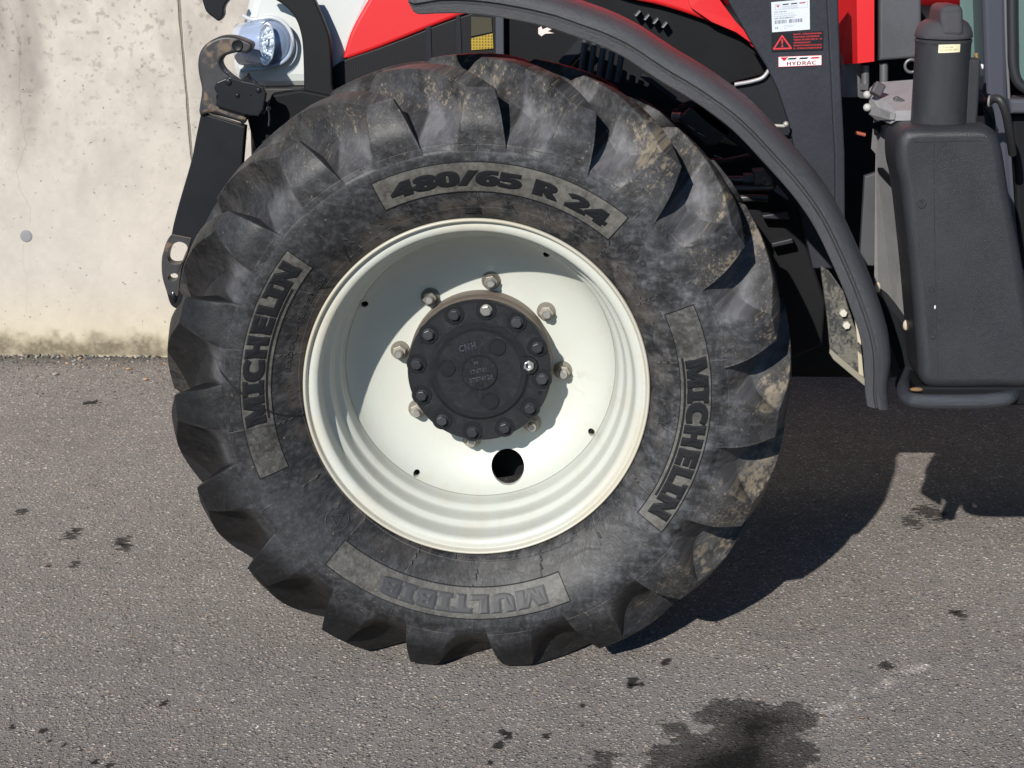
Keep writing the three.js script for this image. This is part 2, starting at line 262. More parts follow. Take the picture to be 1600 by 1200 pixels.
// ================================================================ the tractor
const tractor = new THREE.Group(); tractor.name = 'tractor';
tractor.userData = { label: 'red and white tractor with black mudguard parked on the asphalt before the wall', category: 'tractor' };
scene.add(tractor);
const M = {
  black: mat([0.03, 0.032, 0.038], 0.5, { map: rep(grimeTex, 2), specularIntensity: 0.3 }),
  satin: mat([0.019, 0.021, 0.026], 0.34, { map: rep(grimeTex, 2.6), specularIntensity: 0.5 }),
  dark: mat([0.014, 0.015, 0.018], 0.6, { map: rep(grimeTex, 2), specularIntensity: 0.3 }),
  plastic: mat([0.046, 0.048, 0.057], 0.6, { specularIntensity: 0.75, map: rep(grimeTex, 1.6), bumpMap: rep(pebbleTex, 9), bumpScale: 0.0005, roughnessMap: rep(scuffTex, 1.1) }),
  worn: mat([1, 1, 1], 0.5, { map: rep(wornTex, 2.5) }),
  steel: mat([0.36, 0.35, 0.33], 0.38, { metalness: 0.85 }),
  dull: mat([0.26, 0.245, 0.22], 0.55, { metalness: 0.5, bumpMap: rep(fineTex, 30), bumpScale: 0.0008 }),
  red: new THREE.MeshPhysicalMaterial({ color: new THREE.Color().setRGB(0.62, 0.016, 0.02), roughness: 0.38, clearcoat: 0.4, clearcoatRoughness: 0.2 }),
  white: new THREE.MeshPhysicalMaterial({ color: new THREE.Color().setRGB(0.56, 0.58, 0.57), roughness: 0.35, clearcoat: 0.5, clearcoatRoughness: 0.15 }),
};

// ---- tyre profile: carcass C(s) and lug envelope E(s), s = 0 crown centre .. 1 sidewall; z measured from the flange plane
const ZC = -0.19, NL = 19;
const S_ = [0, 0.25, 0.45, 0.65, 0.8, 0.9, 1];
const CR = [0.567, 0.564, 0.551, 0.524, 0.497, 0.480, 0.465], CZ = [-0.19, -0.125, -0.073, -0.026, 0.015, 0.036, 0.0455];
const ER = [0.617, 0.614, 0.604, 0.578, 0.540, 0.508, 0.472], EZ = [-0.19, -0.12, -0.052, 0.012, 0.0365, 0.0475, 0.0440];
function mono(xs, ys) {                              // monotone cubic
  const n = xs.length, d = [], m = []; for (let i = 0; i < n - 1; i++) d.push((ys[i + 1] - ys[i]) / (xs[i + 1] - xs[i]));
  for (let i = 0; i < n; i++) m.push(i === 0 ? d[0] : i === n - 1 ? d[n - 2] : d[i - 1] * d[i] <= 0 ? 0 : 2 / (1 / d[i - 1] + 1 / d[i]));
  return (x) => { let i = 0; while (i < n - 2 && x > xs[i + 1]) i++; const h = xs[i + 1] - xs[i], t = (x - xs[i]) / h; return (1 + 2 * t) * (1 - t) ** 2 * ys[i] + t * (1 - t) ** 2 * h * m[i] + t * t * (3 - 2 * t) * ys[i + 1] + t * t * (t - 1) * h * m[i + 1]; };
}
const fCR = mono(S_, CR), fCZ = mono(S_, CZ);
const lin = (xs, ys) => (x) => { let i = 0; while (i < xs.length - 2 && x > xs[i + 1]) i++; const t = (x - xs[i]) / (xs[i + 1] - xs[i]); return ys[i] + (ys[i + 1] - ys[i]) * t; };
const e1R = mono(S_.slice(0, 4), ER.slice(0, 4)), e1Z = mono(S_.slice(0, 4), EZ.slice(0, 4)), e2R = mono(S_.slice(3), ER.slice(3)), e2Z = mono(S_.slice(3), EZ.slice(3));
const fER = (s) => s <= 0.65 ? e1R(s) : e2R(s), fEZ = (s) => s <= 0.65 ? e1Z(s) : e2Z(s);
const SIDE = [[0.324, -0.03], [0.329, -0.012], [0.336, -0.001], [0.347, 0.008], [0.366, 0.0195], [0.39, 0.031], [0.42, 0.041], [0.445, 0.0452], [0.466, 0.0455]];
const sideZ = mono(SIDE.slice(2).map(p => p[0]), SIDE.slice(2).map(p => p[1]));   // sidewall height over r
function flat(x, y, z) {                             // the loaded tyre: flattened on the ground, bulging just above it
  const k = 0.012, y2 = y > 0.2 ? y : k * Math.log(1 + Math.exp(y / k)) + 0.001;
  const r = Math.hypot(x, y - YC), b = sst(0.36, 0.02, y) * Math.exp(-(((r - 0.45) / 0.065) ** 2));
  return [x, y2, z + Math.sign(z - ZC) * 0.016 * b];
}
const tuv = (p) => { const k = Math.min(0, p[2] - 0.03) * 0.45; return [(p[0] + k) / 1.3 + 0.5, (p[1] - YC + k * 0.6) / 1.3 + 0.5]; };

// ---- tyre colour and relief, painted in the plane of the wheel (1.3 m square)
const PAN = [[-25, 39.5], [-112, -51.4], [66.2, 126.6], [155.8, 220.7]];      // marking panels (degrees clockwise from the top)
const tyreMaps = (() => {
  const W = 2048, r = rng(77), ticks = new Float32Array(W * W), relief = new Float32Array(W * W).fill(0.5);
  const P = (R, A) => [(R * Math.sin(A * D2R) / 1.3 + 0.5) * W, (R * Math.cos(A * D2R) / 1.3 + 0.5) * W];
  const dot = (x, y, R, v, arr, set) => { const q = Math.ceil(R); for (let j = -q; j <= q; j++) for (let i = -q; i <= q; i++) if (i * i + j * j <= R * R) { const p = ((y + j) & 2047) * W + ((x + i) & 2047); if (set) arr[p] = v; else arr[p] += v; } };
  const stroke = (x0, y0, x1, y1, R, v, arr) => { const n = Math.hypot(x1 - x0, y1 - y0) / Math.max(R * 0.5, 0.5); for (let i = 0; i <= n; i++) dot(x0 + (x1 - x0) * i / n, y0 + (y1 - y0) * i / n, R, v, arr, true); };
  for (let a = 0.8; a < 360; a += 360 / 18) {        // radial mould lines
    const wob = (r() - 0.5) * 0.6; stroke(...P(0.335, a), ...P(0.386, a + wob), 1.1, 0.75, relief); stroke(...P(0.335, a), ...P(0.386, a + wob), 0.9, 0.1, ticks);
    stroke(...P(0.449, a), ...P(0.478, a), 1.1, 0.78, relief); stroke(...P(0.449, a), ...P(0.478, a), 0.9, 0.07, ticks);
    for (let k = 0; k < 3; k++) { const q = 0.345 + r() * 0.04; stroke(...P(q, a), ...P(q + 0.004, a - 0.5), 1.1, -0.05, ticks); stroke(...P(q, a), ...P(q + 0.006, a - 0.6), 1.4, 0.85, relief); }
  }
  for (let k = 0; k < 230; k++) { const R = 0.345 + r() * 0.042, A = r() * 360; const [x, y] = P(R, A); if (r() < 0.4) stroke(x, y, ...P(R + 0.003 + r() * 0.003, A - 0.6), 1.1, -0.05, ticks); else dot(x, y, 1.6, -0.09, ticks, true); }
  for (let A = 0; A < 360; A += 0.05) { dot(...P(0.3515, A), 0.9, 0.75, relief, true); dot(...P(0.3515, A), 0.8, 0.05, ticks, true); dot(...P(0.4785, A), 0.9, 0.7, relief, true); if (N1.n2(A * 0.3, 4, 0) > 0.4) dot(...P(0.4785, A), 0.7, 0.05, ticks, true); }
  for (const [a0, a1] of [[14, 62], [84, 150], [168, 205]]) for (let A = a0; A < a1; A += 0.55) for (const R of [0.3415, 0.3465]) if (r() < 0.85) { const [x, y] = P(R + (r() - 0.5) * 0.002, A); stroke(x, y, ...P(R + 0.0025, A + (r() - 0.5) * 0.5), 0.8, 0.72, relief); dot(x, y, 0.8, 0.035, ticks, true); }   // tiny moulded print, too small to read
  for (let k = 0; k < 110; k++) { let [x, y] = P(0.36 + r() * 0.2, r() * 360), a = r() * 6.28; const l = 20 + r() * 130, v = r() < 0.4 ? -0.03 : 0.03; for (let i = 0; i < l; i++) { x += Math.cos(a); y += Math.sin(a); a += (r() - 0.5) * 0.05; dot(x, y, 0.7, v * (0.5 + r() * 0.5), ticks, true); } }
  const scratch = (pts, wd, v) => { for (let i = 0; i < pts.length - 1; i++) { const A = at(...pts[i], 0.04), B = at(...pts[i + 1], 0.04), c = (q) => [(q.x / 1.3 + 0.5) * W, ((q.y - YC) / 1.3 + 0.5) * W]; stroke(...c(A), ...c(B), wd, v, ticks); } };
  scratch([[333, 572], [372, 608], [400, 632], [438, 655], [482, 674]], 3, -0.05); scratch([[492, 460], [508, 462], [512, 470]], 4, -0.1); scratch([[855, 893], [880, 880], [915, 862], [938, 860]], 4, -0.06); scratch([[866, 882], [890, 872]], 3, -0.06); scratch([[534, 388], [534, 405], [536, 420]], 2.2, -0.08);
  const tex = dataTex(W, W, (x, y) => {
    const X = (x / W - 0.5) * 1.3, Y = (y / W - 0.5) * 1.3, R = Math.hypot(X, Y); if (R > 0.66 || R < 0.3) return [0.03, 0.03, 0.033];
    const A = Math.atan2(X, Y) / D2R, a1 = A * D2R;
    const big = N1.fbm(X * 9 + 20, Y * 9 + 20, 5), med = N2.fbm(X * 34 + 40, Y * 34 + 40, 4), fin = N3.fbm(X * 170 + 90, Y * 170 + 90, 3);
    const str = N3.fbm(a1 * 55 + 60, R * 20 + 4, 4);          // wisps across the running direction
    const wis = N2.fbm(X * 48 + 3 + 1.4 * med, Y * 120 + 11, 4), wi2 = N3.fbm(X * 130 + 8, Y * 52 + 2 + 1.4 * big, 4);
    let v = 0.0125 + 0.013 * sst(0.25, 0.8, 0.5 * big + 0.5 * med) + 0.020 * sst(0.42, 0.75, 0.5 * wis + 0.5 * wi2) + 0.016 * sst(0.45, 0.8, fin);
    let cr = 1, cg = 1.02, cb = 1.1;
    const rightish = 0.5 + 0.5 * Math.cos((A - 72) * D2R);
    v *= 0.82 + 1.05 * rightish * sst(0.2, 0.8, 0.4 * med + 0.6 * wis);
    let c = [v * cr, v * cg, v * cb];
    const mixc = (k, r_, g_, b_) => { c = [c[0] + (r_ - c[0]) * k, c[1] + (g_ - c[1]) * k, c[2] + (b_ - c[2]) * k]; };
    mixc(sst(0.42, 0.7, big * 0.5 + str * 0.5) * 0.30 * sst(0.36, 0.5, R), 0.058, 0.06, 0.067);          // grey bloom
    const brown = sst(0.385, 0.355, R) * sst(0.35, 0.6, med) * (0.4 + 0.6 * (0.5 + 0.5 * Math.cos((A + 10) * D2R))); mixc(brown * 0.4, 0.10, 0.085, 0.07);
    const pd = 360 / NL, ld = ((A - 1.6 + 360 + pd / 2) % pd) - pd / 2, lw = 2.5 + 2.6 * sst(0.575, 0.48, R), tr = sst(lw - 0.4, lw + 0.5, Math.abs(ld));
    const grain = 0.55 * N1.fbm(X * 260 + 11, Y * 260 + 5, 3) + 0.45 * N2.fbm(X * 95 + 31, Y * 95 + 3, 4);
    const clus = N3.fbm(X * 13 + 7, Y * 13 + 3, 4), cl2 = N2.fbm(X * 36 + 50, Y * 36, 3);
    const den = sst(0.45, 0.535, R) * (0.12 + 0.88 * Math.pow(rightish, 1.3)) * (sst(0.38, 0.72, 0.6 * clus + 0.4 * cl2) * (0.55 + 0.6 * tr * Math.exp(-(((R - 0.545) / 0.035) ** 2))) + 0.10);
    const soil = sst(0.76 - 0.34 * den, 1.0 - 0.36 * den, grain + 0.14 * str);
    mixc(clamp(den * 0.55) * (0.4 + 0.6 * cl2), 0.085, 0.075, 0.062); mixc(soil * (A > 92 ? 0.55 : 0.8), 0.25, 0.205, 0.142); { const sp = sst(0.53, 0.45, R) < 0.9 ? sst(0.66, 0.8, 0.7 * N1.fbm(X * 420 + 3, Y * 420, 2) + 0.3 * clus) * rightish * sst(0.45, 0.5, R) : 0; mixc(sp * 0.7, 0.23, 0.19, 0.135); }
    const sunDustHaze = tr * Math.exp(-(((R - 0.508) / 0.024) ** 2)) * (0.45 + 0.55 * sst(0.35, 0.65, med)) * sst(-0.75, 0.2, Math.cos((A + 10) * D2R)); mixc(sunDustHaze * 0.8, 0.19, 0.19, 0.203);  // pale dust and sun brightness painted into the upper trough bottoms
    mixc(tr * sst(0.47, 0.5, R) * 0.2 * sst(0.3, 0.6, med), 0.08, 0.078, 0.08);
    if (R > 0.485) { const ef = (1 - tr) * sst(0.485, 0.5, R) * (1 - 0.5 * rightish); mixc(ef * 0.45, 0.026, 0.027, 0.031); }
    mixc(sst(0.575, 0.61, R) * sst(0.35, 0.6, med) * (0.15 + 0.35 * rightish), 0.06, 0.049, 0.042);
    { const shadeDk = sst(0.47, 0.53, R) * sst(0.1, -0.6, Math.cos((A - 40) * D2R)); c = c.map(n => n * (1 - 0.62 * shadeDk)); }  // shade of the lower-left lugs painted into the rubber colour
    { const ct = 0.86 + 0.28 * sst(0.3, 0.7, 0.5 * N1.fbm(X * 60 + 5, Y * 60, 4) + 0.5 * N3.fbm(X * 210, Y * 210 + 9, 3)); c = c.map(n => n * ct); }                          // scuffed brown tread faces
    for (let i = 0; i < 4; i++) { let [p0, p1] = PAN[i]; let q = A; if (i === 3 && q < 0) q += 360; if (q > p0 && q < p1 && R > 0.389 && R < 0.445) { const k = [0.88, 0.72, 0.72, 0.62][i] * ((i === 1 && A < -99) || (i === 2 && A < 79) ? 0.5 : 1) * (0.55 + 0.45 * sst(0.25, 0.65, 0.5 * med + 0.5 * big)) * (0.75 + 0.5 * fin); mixc(k, 0.122, 0.116, 0.102); const w = (fin - 0.5) * 0.04; c = c.map(n => n + w); } }
    const t = ticks[y * W + x]; if (t) c = c.map(n => clamp(n + t, 0.008, 0.4));
    return c;
  });
  const bmp = dataTex(W, W, (x, y) => clamp(relief[y * W + x] + 0.09 * (N3.fbm(x / 5, y / 5, 3) - 0.5) + 0.09 * (N2.fbm(x / 40, y / 40, 4) - 0.5)), false);
  return { tex, bmp };
})();
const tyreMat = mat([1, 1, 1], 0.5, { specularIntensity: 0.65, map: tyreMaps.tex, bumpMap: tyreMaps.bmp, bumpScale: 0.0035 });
const letterMat = mat([0.0085, 0.009, 0.011], 0.55, { specularIntensity: 0.4, bumpMap: rep(fineTex, 25), bumpScale: 0.0006 });

// carcass
{
  const half = SIDE.map(p => [...p]); for (let i = 1; i <= 26; i++) { const s = 1 - i / 26; half.push([fCR(s), fCZ(s)]); }
  const dense = []; const cur = new THREE.CatmullRomCurve3(half.map(p => new THREE.Vector3(p[0], p[1], 0)), false, 'centripetal'); for (const p of cur.getPoints(70)) dense.push([p.x, p.y]);
  const full = [...dense, ...dense.slice(0, -1).reverse().map(p => [p[0], 2 * ZC - p[1]])];
  const n = full.length - 1;
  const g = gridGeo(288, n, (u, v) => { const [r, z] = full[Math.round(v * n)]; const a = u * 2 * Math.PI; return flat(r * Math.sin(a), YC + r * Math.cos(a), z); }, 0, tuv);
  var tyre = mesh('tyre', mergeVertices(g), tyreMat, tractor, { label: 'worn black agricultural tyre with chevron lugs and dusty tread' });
}
// lugs
{
  const A0 = 1.3, DELTA = 20, rnd = rng(55);
  const sList = [0, 0.03, 0.06, 0.1, 0.16, 0.22, 0.28, 0.34, 0.4, 0.46, 0.52, 0.57, 0.61, 0.635, 0.65, 0.665, 0.69, 0.72, 0.76, 0.8, 0.84, 0.88, 0.92, 0.96, 1];
  const prof = [[-1, -0.03], [-0.93, 0.005], [-0.84, 0.035], [-0.72, 0.085], [-0.58, 0.17], [-0.44, 0.29], [-0.3, 0.46], [-0.17, 0.67], [-0.07, 0.88], [-0.02, 0.985], ['T', -0.97], ['T', -0.5], ['T', 0], ['T', 0.5], ['T', 0.97], [0.05, 0.985], [0.2, 0.9], [0.5, 0.5], [0.8, 0.15], [1, -0.03]];
  const ns = sList.length - 1, nt = prof.length - 1;
  for (const side of [1, -1]) for (let k = 0; k < NL; k++) {
    const base = A0 + (k + (side < 0 ? 0.5 : 0)) * 360 / NL, j = (rnd() - 0.5) * 0.5, wear = 0.985 + rnd() * 0.02;
    const g = gridGeo(nt, ns, (u, v) => {
      const s = sList[Math.round(v * ns)], [q, fq] = prof[Math.round(u * nt)];
      const e = sst(0.65, 1, s), c = base + j - (s < 0.65 ? DELTA * (1 - s / 0.65) : 0) + 0.6 * e;
      const hw = s < 0.65 ? 2.45 + 0.4 * (1 - s / 0.65) : 2.45 + 2.6 * (s - 0.65) / 0.35;
      const xl = s < 0.65 ? 6.2 + 0.8 * (s / 0.65) : 7 - 2.6 * ((s - 0.65) / 0.35), xr = s < 0.65 ? 3.0 - 1.3 * (s / 0.65) : 1.7 - 0.9 * (s - 0.65) / 0.35;
      let a, f; if (q === 'T') { a = c + fq * hw; f = 1; } else if (q < 0) { a = c - hw + q * xl; f = fq; } else { a = c + hw + q * xr; f = fq; }
      f *= sst(-0.03, 0.1, s); if (f > 0) f *= wear; if (s > 0.985) f = Math.min(f, -0.02) ;
      const r0 = fCR(s), z0 = fCZ(s), r = r0 + (fER(s) - r0) * f - (f <= 0 ? 0.002 : 0), z = ZC + side * ((z0 + (fEZ(s) - z0) * f) - ZC);
      return flat(r * Math.sin(a * D2R), YC + r * Math.cos(a * D2R), z);
    }, 0, tuv);
    const cg = toCreasedNormals(g, 0.5);
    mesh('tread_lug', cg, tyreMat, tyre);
  }
}
// moulded panels and lettering
const font = await new FontLoader().loadAsync('fonts/droid/droid_sans_bold.typeface.json');
const fontR = await new FontLoader().loadAsync('fonts/droid/droid_sans_regular.typeface.json');
function arcSlab(r0, r1, a0, a1, h, below = 0.002) {
  const n = Math.max(2, Math.ceil(Math.abs(a1 - a0) / 1.5)), m = Math.max(1, Math.ceil((r1 - r0) / 0.008));
  const P = (r, a, hh) => flat(...wheelPos(r, a, sideZ(r) + hh));
  const top = gridGeo(n, m, (u, v) => P(r1 + (r0 - r1) * v, a0 + (a1 - a0) * u, h), 0, tuv);
  const wallE = (fn, k) => gridGeo(k, 1, (u, v) => { const [r, a] = fn(u); return P(r, a, v ? -below : h); }, 0, tuv);
  return merge([top, wallE(u => [r1, a1 + (a0 - a1) * u], n), wallE(u => [r0, a0 + (a1 - a0) * u], n), wallE(u => [r1 + (r0 - r1) * u, a0], m), wallE(u => [r0 + (r1 - r0) * u, a1], m)]);
}
function arcText(str, rBase, size, aStart, aEnd, h, o = {}) {      // text bent round the sidewall, reading clockwise; squeezed to fill aStart .. aEnd
  const g = new TextGeometry(str, { font: o.font || font, size, depth: o.depth || 0.0022, curveSegments: 5, bevelEnabled: true, bevelThickness: 0.0005, bevelSize: o.fat || 0.002, bevelSegments: 1 });
  g.computeBoundingBox(); const b = g.boundingBox, w = b.max.x - b.min.x, rm = rBase + size / 2, k = (aEnd - aStart) * D2R * rm / w, p = g.attributes.position;
  for (let i = 0; i < p.count; i++) {
    const r = rBase + p.getY(i), a = aStart + (p.getX(i) - b.min.x) * k / rm / D2R + (o.slant || 0) * p.getY(i);
    const q = o.on ? o.on(r, a, p.getZ(i)) : flat(...wheelPos(r, a, sideZ(r) + h + p.getZ(i) - 0.0015)); p.setXYZ(i, ...q);
  }
  g.computeVertexNormals(); return g;
}
{
  const [p0, p1] = [0.389, 0.445], bw = 0.0013;
  PAN.forEach(([a0, a1], i) => {
    const pn = mesh('marking_panel', arcSlab(p0, p1, a0, a1, 0.0010), tyreMat, tyre);
    const da = bw / 0.42 / D2R;
    mesh('panel_border', merge([arcSlab(p1, p1 + bw, a0 - da, a1 + da, 0.0021), arcSlab(p0 - bw, p0, a0 - da, a1 + da, 0.0021), arcSlab(p0, p1, a0 - da, a0, 0.0019), arcSlab(p0, p1, a1, a1 + da, 0.0019)]), letterMat, tyre);
    if (i === 1 || i === 2) mesh('panel_border', merge([arcSlab(0.3945, 0.3985, i === 1 ? a0 + 15 : a0 + 13, i === 1 ? a1 - 8 : a1 - 7, 0.0022)]), letterMat, tyre);
  });
  mesh('raised_lettering', arcText('480/65 R 24', 0.4015, 0.0265, -22, 36.6, 0.0012, { fat: 0.0021, depth: 0.002 }), letterMat, tyre);
  mesh('raised_lettering', arcText('MICHELIN', 0.404, 0.0345, -98.2, -53.2, 0.0012, { fat: 0.0030, slant: -18 }), letterMat, tyre);
  mesh('raised_lettering', arcText('MICHELIN', 0.404, 0.0345, 80, 124.6, 0.0012, { fat: 0.0030, slant: -18 }), letterMat, tyre);
  mesh('raised_lettering', arcText('MULTIBIB', 0.404, 0.029, 160.8, 206.5, 0.0012, { fat: 0.0030 }), mat([0.027, 0.028, 0.032], 0.5, { specularIntensity: 0.7 }), tyre);
  mesh('raised_lettering', arcText('133 D', 0.398, 0.0105, 43.7, 51.6, 0.001, { font: fontR, fat: 0.0004 }), tyreMat, tyre);
  mesh('raised_lettering', arcText('RADIAL - TUBELESS', 0.3555, 0.0085, -84, -52, 0.0012, { font: fontR, fat: 0.0004 }), tyreMat, tyre);
  {
    const parts = [], O = wheelPos(0.372, -133.5, 0), lp = []; for (let i = 0; i < 6; i++) { const a = i / 6 * 6.283 + 0.4; lp.push([O[0] + 0.0225 * Math.cos(a), O[1] + 0.021 * Math.sin(a)]); }
    const on = (x, y) => new THREE.Vector3(...flat(x, y, sideZ(Math.hypot(x, y - YC)) + 0.0008));
    parts.push(tubeGeo(lp.map(q => on(...q)), 0.0012, 60, true));
    const tri = [[-0.011, 0.008], [0.011, 0.008], [0, -0.012]]; for (let i = 0; i < 3; i++) { const a = tri[i], b = tri[(i + 1) % 3]; parts.push(rodGeo(on(O[0] + a[0], O[1] + a[1]), on(O[0] + b[0], O[1] + b[1]), 0.0011, 0.0011, 8)); }
    mesh('moulded_mark', merge(parts), tyreMat, tyre);
  }
  const ar = []; for (const [r0, r1, a0, a1] of [[0.3405, 0.3418, -4, 2], [0.344, 0.3452, -3, 2], [0.3475, 0.3487, -1, 2]]) ar.push(arcSlab(r0, r1, a0, a1, 0.0022));
  mesh('direction_arrow', merge(ar), tyreMat, tyre);
}

// ---- rim: barrel with flange lip, steps and a dished disc with real holes
const rimPaint = (() => {
  const W = 2048, r = rng(13), S = 0.7;
  return dataTex(W, W, (x, y) => {
    const X = (x / W - 0.5) * S, Y = (y / W - 0.5) * S, R = Math.hypot(X, Y), A = Math.atan2(X, Y);
    let v = 0.985 + 0.03 * N1.fbm(X * 12 + 9, Y * 12 + 9, 4), c = [v * 0.505, v * 0.519, v * 0.472];
    const mixc = (k, a) => { for (let i = 0; i < 3; i++) c[i] += (a[i] - c[i]) * k; };
    mixc(0.42 * sst(0.318, 0.3305, R) * (0.5 + 0.7 * N2.fbm(A * 6, R * 30, 4)), [0.42, 0.33, 0.2]);
    mixc(0.36 * sst(0.298, 0.314, R) * sst(0.35, 0.6, N2.fbm(X * 8 + 3, Y * 8, 4)), [0.52, 0.45, 0.33]);
    mixc(0.05 * sst(0.27, 0.3, R), [0.5, 0.47, 0.37]);
    mixc(0.16 * sst(0.6, 0.72, N3.fbm(X * 30 + 30, Y * 30, 5)) * sst(0.19, 0.3, R), [0.45, 0.38, 0.27]);
    // dribble of dirt from two wheel bolts
    const d1 = (px, py, ang, len, wd) => { const ax = X - px, ay = Y - py, u = ax * Math.sin(ang) + ay * Math.cos(ang), w = ax * Math.cos(ang) - ay * Math.sin(ang) + (N2.fbm(u * 60, 3, 3) - 0.5) * 0.022; return u > 0 && u < len ? sst(wd, wd * 0.3, Math.abs(w)) * (1 - u / len) * sst(0.35, 0.6, N3.fbm(X * 90 + 40, Y * 90, 3)) : 0; };
    mixc(0.4 * d1(0.165, -0.02, 1.75, 0.08, 0.01), [0.3, 0.29, 0.26]); mixc(0.3 * d1(0.17, -0.03, 2.4, 0.11, 0.004), [0.35, 0.34, 0.3]); mixc(0.3 * d1(0.15, -0.05, 2.55, 0.14, 0.003), [0.42, 0.41, 0.36]);
    return c;
  });
})();
const rimMat = new THREE.MeshPhysicalMaterial({ map: rimPaint, roughness: 0.42, clearcoat: 0.25, clearcoatRoughness: 0.3, bumpMap: rep(fineTex, 5), bumpScale: 0.0004 });
const rimUV = (g) => { const p = g.attributes.position, u = new Float32Array(p.count * 2); for (let i = 0; i < p.count; i++) { u[i * 2] = p.getX(i) / 0.7 + 0.5; u[i * 2 + 1] = p.getY(i) / 0.7 + 0.5; } g.setAttribute('uv', new THREE.BufferAttribute(u, 2)); return g; };
const wheelRim = (() => {
  const key = [[0.327, -0.03], [0.3305, -0.012], [0.3325, -0.004], [0.332, 0.0005], [0.3298, 0.0028], [0.3272, 0.002], [0.3255, -0.001], [0.3245, -0.006], [0.323, -0.0095], [0.3205, -0.0098], [0.316, -0.0098], [0.311, -0.0112], [0.3065, -0.0145], [0.304, -0.020], [0.3032, -0.032], [0.3022, -0.058], [0.300, -0.066], [0.295, -0.072], [0.2905, -0.077], [0.2885, -0.084], [0.2870, -0.112], [0.2848, -0.121], [0.2790, -0.128], [0.2750, -0.134], [0.2735, -0.142], [0.2720, -0.166], [0.2700, -0.178]];
  const cur = new THREE.CatmullRomCurve3(key.map(p => new THREE.Vector3(p[0], p[1], 0)), false, 'centripetal').getPoints(130).map(p => [p.x, p.y]);
  const barrel = lathe([...cur, [0.275, -0.25], [0.29, -0.3], [0.305, -0.34], [0.315, -0.37], [0.33, -0.378]], 200);
  const dish = [[0.2695, -0.179], [0.262, -0.190], [0.252, -0.200], [0.238, -0.2105], [0.222, -0.2185], [0.204, -0.2255], [0.185, -0.2305], [0.165, -0.2335], [0.145, -0.235], [0.10, -0.235]];
  const back = dish.map(p => [p[0] + (p[0] > 0.26 ? 0.003 : 0), p[1] - 0.012]).reverse();
  let disc = lathe([...dish, ...back, dish[0]], 200);
  disc = disc.toNonIndexed(); disc.computeVertexNormals();
  const ev = new Evaluator(); ev.attributes = ['position', 'normal', 'uv'];
  let br = new Brush(mergeVertices(rimUV(disc))); br.updateMatrixWorld();
  for (const [r, a, R] of [[0.2255, 166.2, 0.0338], [0.262, -61.7, 0.0068], [0.2625, 121.5, 0.0068], [0.2625, -150, 0.0065], [0.2625, 30, 0.0066]]) {
    const c = new THREE.CylinderGeometry(R, R, 0.2, 40); c.rotateX(Math.PI / 2); c.translate(r * Math.sin(a * D2R), r * Math.cos(a * D2R), -0.22);
    const b = new Brush(rimUV(c)); b.updateMatrixWorld(); br = ev.evaluate(br, b, SUBTRACTION); br.updateMatrixWorld();
  }
  const dg = br.geometry.index ? br.geometry.toNonIndexed() : br.geometry.clone();
  {                                                  // exact normals: the dish from its profile, the holes from their axes
    const p = dg.attributes.position, nn = dg.attributes.normal, slope = mono(dish.map(q => q[0]).reverse(), dish.map(q => q[1]).reverse());
    const A = new THREE.Vector3(), B = new THREE.Vector3(), C = new THREE.Vector3(), N = new THREE.Vector3();
    for (let i = 0; i < p.count; i += 3) {
      A.fromBufferAttribute(p, i); B.fromBufferAttribute(p, i + 1); C.fromBufferAttribute(p, i + 2);
      N.crossVectors(B.sub(A), C.sub(A)).normalize();
      if (Math.abs(N.z) < 0.35) { for (let k = 0; k < 3; k++) nn.setXYZ(i + k, N.x, N.y, N.z); continue; }
      for (let k = 0; k < 3; k++) { const x = p.getX(i + k), y = p.getY(i + k), r = clamp(Math.hypot(x, y), 0.101, 0.269), d = (slope(r + 5e-4) - slope(r - 5e-4)) / 1e-3, l = Math.sqrt(1 + d * d), sg = Math.sign(N.z); nn.setXYZ(i + k, -d * x / Math.hypot(x, y) / l * sg, -d * y / Math.hypot(x, y) / l * sg, sg / l); }
    }
  }
  const g = merge([rimUV(barrel), rimUV(dg)]); g.translate(0, YC, 0);
  return mesh('wheel_rim', g, rimMat, tractor, { label: 'cream white dished steel rim with one large hand hole' });
})();
{
  const nut = merge([cyl(0.0195, 0.0185, 0.005, 28), cyl(0.0172, 0.0135, 0.006, 28).translate(0, 0, 0.005), hexNut(0.0148, 0.014).translate(0, 0, 0.010)]);
  const stud = merge([cyl(0.0085, 0.0085, 0.012, 18), cyl(0.0085, 0.0062, 0.003, 18).translate(0, 0, 0.012)]);
  const nutM = mat([0.30, 0.275, 0.235], 0.5, { metalness: 0.55, bumpMap: rep(fineTex, 8), bumpScale: 0.001 }), studM = mat([0.5, 0.49, 0.46], 0.35, { metalness: 0.8 });
  const washM = mat([0.045, 0.043, 0.04], 0.6);
  for (let i = 0; i < 8; i++) {
    const [x, y] = wheelPos(0.1665, 6.9 + i * 45, 0);
    const w = mesh('wheel_nut', nut, nutM, wheelRim); w.position.set(x, y, -0.2335); w.rotation.z = i * 0.9;
    if ([0, 7].includes(i)) w.material = mat([0.2, 0.185, 0.16], 0.5, { metalness: 0.55 });
    const s = mesh('wheel_stud', stud, studM, wheelRim); s.position.set(x, y, -0.2335 + 0.0238);
  }
}
